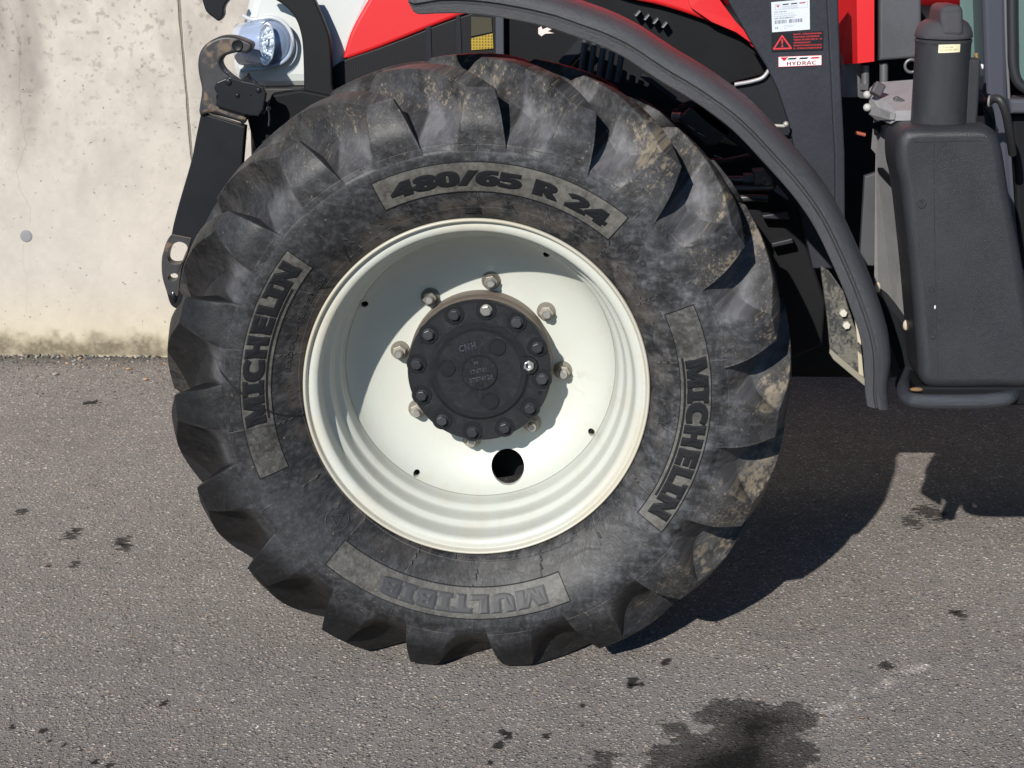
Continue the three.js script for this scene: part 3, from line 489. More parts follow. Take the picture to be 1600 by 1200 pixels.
// ---- hub: drum, cover with twelve bolts
const hubTex = dataTex(1024, 1024, (x, y) => { const n = N1.fbm(x / 64, y / 64, 5, 16), m = N2.fbm(x / 10, y / 10, 3, 100), v = 0.008 + 0.018 * n * n + 0.02 * sst(0.55, 0.8, m) * n; return [v, v * 1.06, v * 1.3]; });
const hubMat = mat([1, 1, 1], 0.42, { specularIntensity: 0.6, map: rep(hubTex, 4), bumpMap: rep(fineTex, 14), bumpScale: 0.0012 });
{
  const drum = lathe([[0.02, -0.172], [0.1385, -0.172], [0.1425, -0.174], [0.1435, -0.178], [0.1435, -0.19], [0.1455, -0.192], [0.1455, -0.245]].reverse(), 120); drum.translate(0, YC, 0);
  const hub = mesh('hub_drum', drum, mat([0.19, 0.155, 0.125], 0.55, { bumpMap: rep(fineTex, 6), bumpScale: 0.002 }), tractor, { label: 'worn steel hub drum behind the black hub cover' });
  const P = [[0, -0.1335], [0.034, -0.1335], [0.0352, -0.1345], [0.0366, -0.1368], [0.082, -0.1372], [0.086, -0.1362], [0.0885, -0.1342], [0.091, -0.1335], [0.0935, -0.1342], [0.0975, -0.1405], [0.1005, -0.1425], [0.1385, -0.1435], [0.1418, -0.1448], [0.1432, -0.148], [0.1432, -0.160], [0.1400, -0.172]];
  const cv = lathe(P.slice().reverse(), 120); cv.translate(0, YC, 0);
  const cover = mesh('hub_cover', cv, hubMat, tractor, { label: 'round black cast hub cover ringed with twelve bolts' });
  const seat = lathe([[0.0, 0.001], [0.0165, 0.001], [0.0178, 0.003], [0.0192, 0.0032], [0.0205, 0.0]].reverse(), 30), bolt = merge([cyl(0.0122, 0.0118, 0.002), hexNut(0.0102, 0.0085, 0.001).translate(0, 0, 0.002)]);
  const bm = [mat([0.028, 0.029, 0.034], 0.4, { metalness: 0.2 }), mat([0.34, 0.33, 0.31], 0.36, { metalness: 0.75 }), mat([0.055, 0.056, 0.062], 0.38, { metalness: 0.4 })];
  for (let i = 0; i < 12; i++) {
    const [x, y] = wheelPos(0.1252, 6.3 + i * 30.05, 0);
    const s = mesh('bolt_seat', seat, hubMat, cover); s.position.set(x, y, -0.1435);
    const b = mesh('cover_bolt', bolt, bm[[1, 2, 0, 2, 0, 0, 0, 2, 0, 0, 2, 0][i]], cover); b.position.set(x, y, -0.1425); b.rotation.z = i * 1.7;
  }
  const ring = lathe([[0, 0.0012], [0.0135, 0.0012], [0.0142, 0.0004], [0.0150, 0.0022], [0.0166, 0.0022], [0.0175, -0.001]].reverse(), 40);
  for (const [r, a] of [[0.0625, 35], [0.0645, -82.8], [0.063, 160]]) { const [x, y] = wheelPos(r, a, 0); mesh('cover_plug', ring, hubMat, cover).position.set(x, y, -0.1362); }
  const bossRing = lathe([[0.0325, -0.001], [0.033, 0.0014], [0.0345, 0.0014], [0.036, -0.001]].reverse(), 48); bossRing.translate(0, YC, -0.1335); mesh('cover_boss', bossRing, hubMat, cover);
  const dp = new THREE.Group(); const [dx, dy] = wheelPos(0.0985, 82, 0);
  mesh('drain_plug', merge([lathe([[0.0185, 0], [0.0178, 0.006], [0.0168, 0.007], [0.0125, 0.007], [0.0118, 0.004]].reverse(), 32)]), hubMat, cover).position.set(dx, dy, -0.1425);
  mesh('drain_plug', lathe([[0.0118, 0.003], [0.0112, 0.0085], [0.0072, 0.0092], [0.0064, 0.0075], [0.006, 0.002], [0, 0.002]].reverse(), 6), mat([0.55, 0.55, 0.54], 0.32, { metalness: 0.85 }), cover, { label: 'bright socket plug in the black hub cover' }).position.set(dx, dy, -0.1425);
  for (const [a, s] of [[-63, 0.004], [109.5, 0.004]]) { const [x, y] = wheelPos(0.128, a, 0); const h = cyl(s, s, 0.0012, 16); mesh('dowel_hole', h, M.dark, cover).position.set(x, y, -0.1435); }
  const txt = (str, size, cx, cy, rot, z, f = fontR) => { const g = new TextGeometry(str, { font: f, size, depth: 0.0016, curveSegments: 4, bevelEnabled: true, bevelThickness: 0.0003, bevelSize: 0.0005, bevelSegments: 1 }); g.center(); g.rotateZ(rot * D2R); const [x, y] = [cx, cy]; g.translate(x, y, z); return g; };
  const [cx, cy] = wheelPos(0.0555, -24.5, 0);
  const T = mat([0.032, 0.034, 0.044], 0.34, { specularIntensity: 1 });  // lettering paler than the cover: caught light put into its colour
  mesh('raised_lettering', txt('CNH', 0.0125, cx, cy, 14, -0.1358, font), T, cover);
  mesh('raised_lettering', merge([txt('PF', 0.0058, -0.006, YC + 0.0185, 12, -0.1328), txt('174741', 0.0078, -0.002, YC + 0.003, 12, -0.1328), txt('87574126', 0.0078, 0.004, YC - 0.0125, 12, -0.1328)]), T, cover);
}
// axle and far-side darkness behind the rim
mesh('axle_housing', merge([cyl(0.285, 0.285, 0.02, 64).translate(0, YC, -0.36), cyl(0.13, 0.16, 0.35).translate(0, YC, -0.62), cyl(0.11, 0.11, 0.6).translate(0, YC, -1.2), new RoundedBoxGeometry(0.34, 0.36, 0.5, 3, 0.05).translate(0.02, YC + 0.02, -1.15)]), M.dark, tractor);

// ---- mudguard
{
  const lower = smooth([[628, -8], [640, 12], [653, 22], [725, 21], [792, 29], [860, 44], [883, 52], [959, 81], [1030, 126], [1082, 157], [1143, 202], [1187, 247], [1240, 307], [1271, 352], [1300, 411], [1325, 470], [1347, 540], [1351, 590], [1352, 615], [1355, 634], [1384, 646]].slice(2, 20), 6);
  lower.unshift([646, 18], [650, 20.5]);
  const pts = new THREE.CatmullRomCurve3(lower.filter((p, i) => i < 2 || i % 3 === 2 || i > lower.length - 4).map(([x, y]) => { const q = at(x, y, 0); return new THREE.Vector3(q.x, q.y, 0); }), false, 'centripetal').getSpacedPoints(130).map(p => new THREE.Vector2(p.x, p.y));
  // section (n outward, z): lip, groove, rounded shoulder, crown, back edge, then inside
  const sec = [[0.000, -0.003], [0.000, 0.001], [0.002, 0.003], [0.010, 0.0045], [0.0165, 0.0043], [0.0182, 0.0018], [0.0200, -0.0026], [0.0222, -0.0026], [0.0238, 0.0016], [0.0256, 0.0042], [0.033, 0.001], [0.044, -0.009], [0.053, -0.026], [0.058, -0.05], [0.060, -0.09], [0.056, -0.16], [0.050, -0.24], [0.044, -0.32], [0.042, -0.38], [0.036, -0.384], [0.034, -0.375], [0.040, -0.30], [0.046, -0.22], [0.050, -0.14], [0.0515, -0.08], [0.048, -0.045], [0.038, -0.018], [0.022, -0.006], [0.008, -0.006], [0.000, -0.003]];
  const n = pts.length - 1, m = sec.length - 1;
  const nor = pts.map((p, i) => { const a = pts[Math.max(0, i - 1)], b = pts[Math.min(n, i + 1)]; const t = b.clone().sub(a).normalize(); return new THREE.Vector2(-t.y, t.x); });
  const len = [0]; for (let i = 1; i <= n; i++) len.push(len[i - 1] + pts[i].distanceTo(pts[i - 1]));
  const body = gridGeo(m, n, (u, v) => {
    const i = Math.round(v * n), [a, z] = sec[Math.round(u * m)], fr = sst(0, 0.06, len[i]) , bk = sst(len[n], len[n] - 0.08, len[i]);
    const k = 0.55 + 0.45 * Math.min(1, Math.sqrt(fr + 0.02)); const kk = k * (0.8 + 0.2 * bk);
    const sh = 0.9 * a * (1 - sst(0, 0.05, len[i])) - 0.42 * a * sst(len[n] - 0.05, len[n], len[i]);
    return [pts[i].x + nor[i].x * a * kk - nor[i].y * sh, pts[i].y + nor[i].y * a * kk + nor[i].x * sh, z];
  }, 0.6, (p, u, v) => [len[Math.round(v * n)], u * 1.2]);
  const cap = (i, flip) => { const sh = sec.slice(0, -1).map(([a, z]) => new THREE.Vector2(a, z)); const tri = THREE.ShapeUtils.triangulateShape(sh, []); const pos = [], uv = []; for (const t of (tri)) for (const q of (flip ? [t[0], t[2], t[1]] : t)) { const k = i ? 0.8 : 0.61, a = sh[q].x * k; const s0 = i ? -0.42 * sh[q].x : 0.9 * sh[q].x; pos.push(pts[i].x + nor[i].x * a - nor[i].y * s0, pts[i].y + nor[i].y * a + nor[i].x * s0, sh[q].y); uv.push(a, sh[q].y); } const g = new THREE.BufferGeometry(); g.setAttribute('position', new THREE.Float32BufferAttribute(pos, 3)); g.setAttribute('uv', new THREE.Float32BufferAttribute(uv, 2)); g.computeVertexNormals(); return g; };
  const fm = mat([0.105, 0.106, 0.118], 0.34, { map: rep(grimeTex, 1.3), bumpMap: rep(fineTex, 6), bumpScale: 0.0012 });
  const fender = mesh('mudguard', merge([body, cap(0, false), cap(n, true)]), fm, tractor, { label: 'curved black plastic mudguard over the tyre' });
  // dirty inner stay with its bolts
  const dirt = mat([1, 1, 1], 0.85, { map: dataTex(512, 512, (x, y) => { const a = N1.fbm(x / 32, y / 64, 5, 8), b = N2.fbm(x / 8, y / 8, 3, 64), k = sst(0.4, 0.65, a * 0.6 + b * 0.4); return [0.03 + 0.10 * k, 0.03 + 0.092 * k, 0.031 + 0.07 * k]; }) });
  dirt.map.repeat.set(4, 4);
  const stay = mesh('mudguard_stay', plateGeo([[1282, 415], [1296, 424], [1318, 455], [1345, 540], [1354, 606], [1350, 602], [1303, 562], [1297, 545], [1293, 500]], -0.06, 0.012, 0.002), dirt, fender, { label: 'muddy steel stay inside the mudguard foot' });
  mesh('stay_flange', plateGeo([[1297, 545], [1303, 550], [1352, 592], [1352, 604], [1302, 562], [1296, 552]], -0.054, 0.008, 0.002), mat([0.23, 0.21, 0.165], 0.8), fender);
  for (const [x, y, r] of [[1317, 488, 6], [1322, 507, 6]]) { const c = at(x, y, -0.06); mesh('stay_bolt', merge([hexNut(0.0075, 0.012)]), mat([0.55, 0.52, 0.44], 0.6), fender).position.set(c.x, c.y, -0.06); }
  mesh('stay_clip', plateGeo([[1336, 498], [1345, 520], [1346, 540], [1340, 534]], -0.05, 0.01, 0.002), mat([0.5, 0.44, 0.33], 0.6), fender);
  mesh('stay_clip', plateGeo([[1340, 548], [1347, 555], [1350, 590], [1342, 585]], -0.05, 0.01, 0.002), mat([0.42, 0.38, 0.28], 0.6), fender);
}

// ---- loader bracket pillar with its stickers
{
  const zp = -0.40;
  const br = mesh('loader_bracket', plateGeo([[1120, -30], [1308, -30], [1312, 100], [1319, 240], [1321, 420], [1270, 420], [1250, 330], [1245, 250], [1232, 190], [1215, 140], [1198, 105], [1170, 60]], zp, 0.03, 0.004), mat([0.05, 0.053, 0.07], 0.5, { specularIntensity: 0.4, map: rep(grimeTex, 1.7), bumpMap: rep(fineTex, 6), bumpScale: 0.0008 }), tractor, { label: 'dark grey steel loader bracket carrying three stickers' });
  mesh('bracket_rib', plateGeo([[1290, -30], [1309, -30], [1313, 100], [1320, 240], [1321, 420], [1306, 420], [1304, 240], [1297, 100]], zp + 0.012, 0.014, 0.004), br.material, br);
  mesh('bracket_wing', plateGeo(smooth([[1070, 160], [1150, 132], [1190, 125], [1203, 108], [1226, 150], [1240, 200], [1248, 270], [1255, 330], [1180, 250], [1100, 190]], 4), zp - 0.02, 0.012, 0.003), M.black, br);
  mesh('bracket_edge', tubeGeo([[1148, 132], [1175, 127], [1192, 121], [1201, 110], [1204, 104]].map(p => at(...p, zp - 0.01)), 0.0042, 30), mat([0.36, 0.36, 0.37], 0.4, { metalness: 0.3 }), br);
  const canvasTex = (w, h, f) => { const c = document.createElement('canvas'); c.width = w; c.height = h; const x = c.getContext('2d'); f(x, w, h); const t = new THREE.CanvasTexture(c); t.colorSpace = THREE.SRGBColorSpace; return t; };
  const sticker = (nm, px, tex, label) => {        // four measured corners: tl, tr, br, bl
    const q = px.map(p => at(...p, zp + 0.0025)), g = new THREE.BufferGeometry();
    const P = [q[0], q[3], q[1], q[1], q[3], q[2]], U = [0, 1, 0, 0, 1, 1, 1, 1, 0, 0, 1, 0];
    const B = q.map(v => v.clone().add(new THREE.Vector3(0, 0, -0.002)));
    g.setAttribute('position', new THREE.Float32BufferAttribute(P.flatMap(v => [v.x, v.y, v.z]), 3)); g.setAttribute('uv', new THREE.Float32BufferAttribute(U, 2)); g.computeVertexNormals();
    const s = mesh(nm, g, mat([0.86, 0.86, 0.86], 0.35, { map: tex }), br, { label });
    const edge = []; for (let i = 0; i < 4; i++) { const a = q[i], b = q[(i + 1) % 4]; edge.push(a, B[i], b, b, B[i], B[(i + 1) % 4]); }
    return s;
  };
  const red = '#c8202c';
  sticker('rating_sticker', [[1205, 3.5], [1265, -2], [1265.5, 46], [1206.5, 50.5]], canvasTex(768, 640, (x, w, h) => {
    x.fillStyle = '#d9dfe6'; x.fillRect(0, 0, w, h); x.fillStyle = '#333a4a'; x.font = 'bold 34px sans-serif';
    x.strokeStyle = '#8a8f9c'; x.lineWidth = 5; x.strokeRect(75, 55, 645, 120); x.beginPath(); x.arc(130, 120, 58, 0, 7); x.stroke();
    x.fillStyle = '#b54a52'; x.beginPath(); x.moveTo(95, 80); x.lineTo(170, 80); x.lineTo(132, 135); x.fill();
    x.fillStyle = '#20242e'; for (const a of [215, 385]) { x.beginPath(); x.moveTo(a + 18, 62); x.lineTo(a + 140, 62); x.lineTo(a + 122, 86); x.lineTo(a, 86); x.fill(); } x.fillStyle = '#b54a52'; x.beginPath(); x.moveTo(573, 62); x.lineTo(690, 62); x.lineTo(672, 86); x.lineTo(555, 86); x.fill();
    x.strokeStyle = '#6b7180'; x.lineWidth = 3; x.font = 'bold 84px sans-serif'; x.strokeText('HYDRAC', 215, 168);
    x.fillStyle = '#3c4354'; x.font = 'bold 34px sans-serif'; x.fillText('Code: FHW 2021', 50, 232); x.font = '29px sans-serif'; x.fillText('Max. 60 Punkt  and  4 Arms AT', 50, 278); x.fillText('For Hydraulic Quick  and  Quadrat...', 50, 322); x.font = 'bold 44px sans-serif'; x.fillText('S/N: 2012-00924-2.1', 50, 372);
    let u = 60; const r = rng(4); while (u < 610) { const b = 3 + r() * 9; x.fillRect(u, 395, b, 78); u += b + 3 + r() * 11; if (u > 300 && u < 340) u = 345; }
    x.font = 'bold 58px sans-serif'; x.fillText('CE', 55, 575); x.fillStyle = '#7e8696'; x.font = '21px sans-serif'; x.fillText('Hydraulik Anbausysteme', 240, 530); x.fillText('A - Frontkraftheber', 240, 560); x.fillText('www', 240, 590);
  }), 'white rating plate sticker with barcode, topmost on the bracket');
  sticker('warning_sticker', [[1205, 52], [1286, 48], [1286, 78], [1205.5, 81]], canvasTex(1024, 400, (x, w, h) => {
    x.fillStyle = '#17171d'; x.fillRect(0, 0, w, h); x.fillStyle = '#e23a41'; x.strokeStyle = '#e23a41'; x.lineJoin = 'round';
    x.lineWidth = 30; x.beginPath(); x.moveTo(215, 65); x.lineTo(390, 340); x.lineTo(45, 340); x.closePath(); x.stroke();
    x.beginPath(); x.moveTo(197, 140); x.lineTo(233, 140); x.lineTo(224, 255); x.lineTo(206, 255); x.fill(); x.beginPath(); x.arc(215, 292, 19, 0, 7); x.fill();
    x.font = 'bold 46px sans-serif'; ['Nach 8 – 10 Betriebsstunden', 'Schrauben nachziehen!', 'Tighten all bolts after 8 – 10', 'working hours!', 'Resserrer toutes les vis après', '8 – 10 heures d’exploitation!'].forEach((t, i) => x.fillText(t, 440, 62 + i * 60, 560));
  }), 'black and red warning sticker with triangle, middle one on the bracket');
  sticker('name_sticker', [[1216, 88.5], [1284, 86], [1284, 102], [1216, 105]], canvasTex(1024, 250, (x, w, h) => {
    x.fillStyle = '#f0f0f2'; x.fillRect(0, 0, w, h); x.strokeStyle = red; x.lineWidth = 14; x.strokeRect(3, 3, w - 6, h - 6);
    x.fillStyle = red; x.beginPath(); x.moveTo(45, 22); x.lineTo(235, 22); x.lineTo(140, 118); x.fill();
    const bar = (a, c) => { x.fillStyle = c; x.beginPath(); x.moveTo(a + 50, 40); x.lineTo(a + 245, 40); x.lineTo(a + 200, 82); x.lineTo(a, 82); x.fill(); }; bar(205, '#1b1f2c'); bar(475, '#1b1f2c'); bar(745, red);
    x.fillStyle = '#8f1c2c'; x.font = 'bold 128px sans-serif'; x.save(); x.translate(185, 222); x.scale(1.42, 1); x.fillText('HYDRAC', 0, 0, 548); x.restore();
  }), 'white and red maker name sticker, lowest on the bracket');
}

// ---- bonnet: white nose, red side, perforated grille
const ZB = -0.70;
{
  const nose = mesh('bonnet_nose', plateGeo(smooth([[398, -60], [384, 10], [372, 60], [362, 95], [364, 112], [372, 126], [400, 136.5], [474, 137], [530, 139], [566, 60], [620, -60]], 6), ZB - 0.012, 0.25, 0.03), M.white, tractor, { label: 'white nose of the bonnet round the headlight' });
  const side = mesh('bonnet_side', plateGeo([...smooth([[535, 92], [548, 50], [575, 0], [600, -40]], 6), [1110, -40], ...smooth([[1104, 0], [1148, 34], [1187, 76], [1193, 81]], 5), ...smooth([[1193, 81], [1148, 52], [1095, 29], [1030, 8], [988, -1], [930, -20]], 5), [860, -20], ...smooth([[800, 2], [740, 18], [690, 36], [640, 56], [590, 76], [545, 92]], 6)], ZB, 0.05, 0.008), M.red, tractor, { label: 'red painted side of the bonnet' });
  mesh('bonnet_side_fold', slabGeo([at(1068, -20, ZB + 0.012), at(1110, -20, ZB + 0.012), at(1148, 32, ZB + 0.012), at(1187, 74, ZB + 0.012), at(1191, 79, ZB + 0.012), at(1150, 50, ZB + 0.014), at(1112, 34, ZB + 0.014), at(1080, 12, ZB + 0.014)], 0.012), M.red, side);
  // perforated grille: a plate with real fine relief, seen over dark louvres
  const perf = dataTex(256, 256, (x, y) => { const c = 256 / 8, u = (x % c) / c - 0.5, v = ((y + ((x / c | 0) % 2) * c / 2) % c) / c - 0.5; const k = Math.hypot(u, v) < 0.36 ? 0.003 : 0.024; return [k, k, k * 1.15]; });
  perf.repeat.set(34, 34);
  const grille = mesh('side_grille', plateGeo([...smooth([[513, 110], [532, 97], [590, 76], [640, 57], [690, 37], [740, 20], [786, 6]], 5), [786, 180], [513, 180]], ZB - 0.004, 0.03, 0.002), mat([1, 1, 1], 0.45, { map: perf, specularIntensity: 0.35 }), tractor, { label: 'black perforated side grille below the red bonnet' });
  for (const [x0, x1] of [[664, 672], [712, 719]]) mesh('grille_bar', plateGeo([[x0, 15], [x1, 15], [x1 + 5, 150], [x0 + 5, 150]], ZB - 0.001, 0.006, 0.001), mat([0.017, 0.018, 0.024], 0.5, { specularIntensity: 0.35 }), grille);
  mesh('grille_post', plateGeo([[774, 5], [787, 5], [788, 150], [775, 150]], ZB + 0.004, 0.03, 0.003), mat([0.06, 0.063, 0.08], 0.5, { specularIntensity: 0.35 }), grille);
  mesh('grille_sticker', plateGeo([[736, 60], [770, 52], [771, 76], [736.5, 78.5]], ZB - 0.0002, 0.003, 0.0005), mat([0.36, 0.24, 0.015], 0.55, { map: (() => { const t = dataTex(128, 128, (x, y) => { const c = 128 / 6, u = (x % c) / c - 0.5, v = (y % c) / c - 0.5, k = Math.hypot(u, v) < 0.28 ? 0.25 : 1; return [k, k, k]; }); t.repeat.set(26, 26); return t; })() }), grille, { label: 'yellow sticker on the perforated grille' });
  mesh('grille_sticker', plateGeo([[736, 26], [768, 28], [769.5, 50], [736, 57]], ZB - 0.0004, 0.003, 0.0005), mat([0.035, 0.031, 0.014], 0.6), grille, { label: 'olive patch on the perforated grille' });
  mesh('engine_side', plateGeo([[786, 0], [930, -20], [988, 0], [1030, 9], [1095, 30], [1148, 53], [1193, 82], [1204, 104], [1190, 118], [1150, 128], [1060, 165], [1300, 420], [1300, 560], [786, 200]], ZB - 0.03, 0.05, 0.004), M.dark, tractor, { label: 'black engine side panel under the red bonnet' });
  for (let i = 0; i < 4; i++) { const x = 992 + i * 14, y = 19 + i * 6; mesh('louvre_slot', plateGeo([[x, y + 6], [x + 8, y - 2], [x + 9.5, y - 1], [x + 3, y + 7]], ZB + 0.01, 0.05, 0.001), mat([0.16, 0.16, 0.17], 0.4), tractor); }
}
// ---- headlight
{
  const zc = ZB + 0.002, c = at(419, 67, zc), chrome = mat([0.80, 0.82, 0.84], 0.25, { metalness: 0.6 });
  const bowl = new THREE.SphereGeometry(1, 40, 28); bowl.scale(0.047, 0.0535, 0.032); bowl.rotateZ(-0.1); bowl.translate(c.x + 0.008, c.y, zc - 0.004);
  const HL = mesh('headlight', bowl, mat([0.40, 0.45, 0.52], 0.3, { metalness: 0.35, clearcoat: 0.6 }), tractor, { label: 'clear glass headlight at the corner of the white nose' });
  const bez = tubeGeo([[379, 24], [392, 30], [408, 29], [424, 27], [440, 33], [452, 46], [457, 64], [453, 84], [440, 98], [420, 105], [396, 108], [376, 111]].map(p => at(...p, zc + 0.016)), 0.0042, 80); mesh('headlight_bezel', bez, mat([0.52, 0.55, 0.58], 0.3, { clearcoat: 0.5 }), HL);
  const tube = rodGeo(new THREE.Vector3(c.x - 0.062, c.y - 0.004, zc - 0.012), new THREE.Vector3(c.x + 0.002, c.y, zc + 0.006), 0.046, 0.048, 48); mesh('headlight_tube', tube, mat([0.66, 0.69, 0.76], 0.22, { metalness: 0.35, clearcoat: 0.7 }), HL);
  const refl = lathe([[0.001, -0.018], [0.016, -0.015], [0.03, -0.006], [0.040, 0.006], [0.044, 0.0075], [0.045, 0.004]].reverse(), 48); refl.scale(0.42, 1.04, 1); refl.rotateY(-0.15); refl.rotateZ(-0.08); refl.translate(c.x + 0.004, c.y + 0.001, zc + 0.042); mesh('headlight_reflector', refl, chrome, HL);
  const dots = [], dr = rng(19); for (let i = 0; i < 46; i++) { const v = (i % 23) / 22 * 2 - 1, wx = Math.sqrt(Math.max(0, 1 - v * v)), q = new THREE.SphereGeometry(1, 10, 8); q.scale(0.0022 + 0.0032 * dr(), 0.003 + 0.005 * dr(), 0.0025 + 0.002 * dr()); q.translate((dr() * 2 - 1) * 0.012 * wx, v * 0.033 + (dr() - 0.5) * 0.004, (dr() - 0.5) * 0.002); dots.push(q); }
  const dg = merge(dots); dg.rotateZ(-0.08); dg.translate(c.x + 0.003, c.y + 0.001, zc + 0.037); mesh('headlight_facets', dg, mat([0.82, 0.83, 0.82], 0.22, { metalness: 0.3, clearcoat: 0.8 }), HL);
  const lens = new THREE.SphereGeometry(1, 48, 32); lens.scale(0.066, 0.0555, 0.056); lens.rotateZ(-0.1); lens.translate(c.x - 0.006, c.y, zc + 0.004); mesh('headlight_lens', lens, new THREE.MeshPhysicalMaterial({ color: 0xe9f0fb, roughness: 0.03, transmission: 1, thickness: 0, ior: 1.45 }), HL);
}
// ---- front linkage: hooks and arm
{
  const hookM = M.worn, zA = -0.56;
  const arm = mesh('linkage_arm', plateGeo([...smooth([[314, 176], [306, 215], [300, 246], [280, 316], [271, 350], [266, 372], [254, 396], [252, 418], [254, 436], [260, 456], [268, 478], [285, 486]], 4), [340, 470], [372, 330], [383, 198]], zA, 0.035, 0.003, [smooth([[262, 400], [268, 384], [280, 378], [292, 384], [291, 398], [283, 410], [270, 412], [263, 408]], 4, true).slice(0, -1), ell(270, 433, 8, 5.5, -0.3)]), M.satin, tractor, { label: 'black linkage arm with open hook, beside the tyre' });
  mesh('arm_eye', plateGeo([...smooth([[268, 366], [262, 374], [255, 394], [252.6, 416], [254, 434], [261, 456], [266, 462]], 4), [278, 462], [283, 420], [296, 384], [299, 372]], zA + 0.003, 0.006, 0.001, [smooth([[262, 400], [268, 384], [280, 378], [292, 384], [291, 398], [283, 410], [270, 412], [263, 408]], 4, true).slice(0, -1), ell(270, 433, 8, 5.5, -0.3)]), hookM, arm);
  const bq = at(271, 468, zA + 0.0); mesh('arm_ball', new THREE.SphereGeometry(0.0175, 24, 18).scale(0.75, 1.3, 1).translate(bq.x, bq.y + 0.006, zA - 0.012), mat([0.01, 0.011, 0.014], 0.25), arm);
  const hookPx = smooth([[312, 180], [315, 140], [310, 115], [309, 96], [313, 80], [324, 67], [342, 58], [362, 57], [380, 62], [393, 69], [393, 76], [386, 83], [372, 82], [358, 85], [348, 90], [344, 98], [348, 108], [358, 118], [370, 127], [384, 140], [386, 172], [383, 190], [350, 182], [330, 176]], 4, true);
  mesh('linkage_hook', plateGeo(hookPx.slice(0, -1), zA + 0.012, 0.05, 0.006), hookM, arm, { label: 'open cast hook, worn to brown steel' });
  const rc = at(371, 71, zA + 0.012); mesh('hook_recess', lathe([[0.0125, 0], [0.0115, 0.003], [0.0098, 0.003], [0.0088, 0.0008], [0, 0.0008]].reverse(), 28).translate(rc.x, rc.y, zA + 0.0115), M.satin, arm);
  const latch = mesh('latch_plate', plateGeo([[334, 137], [338, 128], [348, 124], [360, 120], [378, 126], [398, 130], [412, 136], [416, 146], [411, 172], [404, 182], [380, 179], [350, 170], [336, 165], [340, 150]], zA + 0.03, 0.016, 0.003, [ell(333 + 9, 152, 5, 8), ell(392, 149, 3.2, 3.4), ell(399, 175.5, 2.4, 2.4)]), M.satin, arm, { label: 'black latch plate bolted across the hook' });
  for (const [x, y, r] of [[357, 128, 0.0075], [371, 149, 0.005], [404, 141, 0.006]]) { const q = at(x, y, zA + 0.03); mesh('latch_bolt', lathe([[r, 0], [r * 0.95, 0.003], [r * 0.5, 0.004], [0, 0.0042]].reverse(), 18).translate(q.x, q.y, zA + 0.029), M.satin, arm); }
  mesh('latch_tongue', plateGeo(smooth([[374, 126], [386, 115], [389, 122], [396, 128], [402, 131]], 4).concat([[390, 134]]), zA + 0.012, 0.03, 0.003), M.satin, arm);
  const weld = tubeGeo([[315, 174], [324, 171], [334, 174], [346, 177], [356, 180], [370, 184], [378, 187], [383, 192]].map(p => at(...p, zA + 0.004)), 0.0062, 60); mesh('weld_seam', weld, M.satin, arm);
  mesh('linkage_lever', plateGeo([[384, 178], [412, 178], [424, 148], [470, 140], [520, 150], [520, 240], [400, 240], [392, 210]], zA - 0.07, 0.05, 0.006), M.dark, tractor, { label: 'black lever plate between hook and tyre' });
  const pinq = at(420, 170, zA - 0.03); mesh('lynch_pin', merge([new THREE.SphereGeometry(0.0055, 14, 10).translate(pinq.x, pinq.y, zA - 0.03), tubeGeo([[420, 172], [421, 184], [420, 197]].map(p => at(...p, zA - 0.03)), 0.0022, 12)]), mat([0.3, 0.3, 0.31], 0.3, { metalness: 0.6 }), tractor);
  mesh('grille_frame', plateGeo([[405, 138], [476, 138], [476, 156], [462, 165], [405, 165]], ZB + 0.02, 0.04, 0.003), mat([0.05, 0.048, 0.048], 0.6, { map: rep(grimeTex, 2) }), tractor);
  // the tall curved hook bar in front of the nose
  mesh('hook_bar', plateGeo([...smooth([[412, -8], [434, 2], [452, 16], [464, 34], [471, 58], [473.5, 85], [475, 160]], 5), [540, 190], [528, 175], ...smooth([[519, 132], [518, 105], [515, 60], [504, 28], [488, -8]], 5)], ZB + 0.06, 0.03, 0.004), mat([0.017, 0.018, 0.021], 0.5, { map: rep(grimeTex, 2), specularIntensity: 0.35 }), tractor, { label: 'tall curved black hook bar in front of the white nose' });
  mesh('hook_tip', plateGeo(smooth([[314, -6], [318, 8], [322, 18], [332, 27], [342, 33], [349, 25], [350, 12], [354, 5], [364, -6]], 5), ZB + 0.06, 0.03, 0.004), M.satin, tractor, { label: 'downward tip of the black hook against the wall' });
}

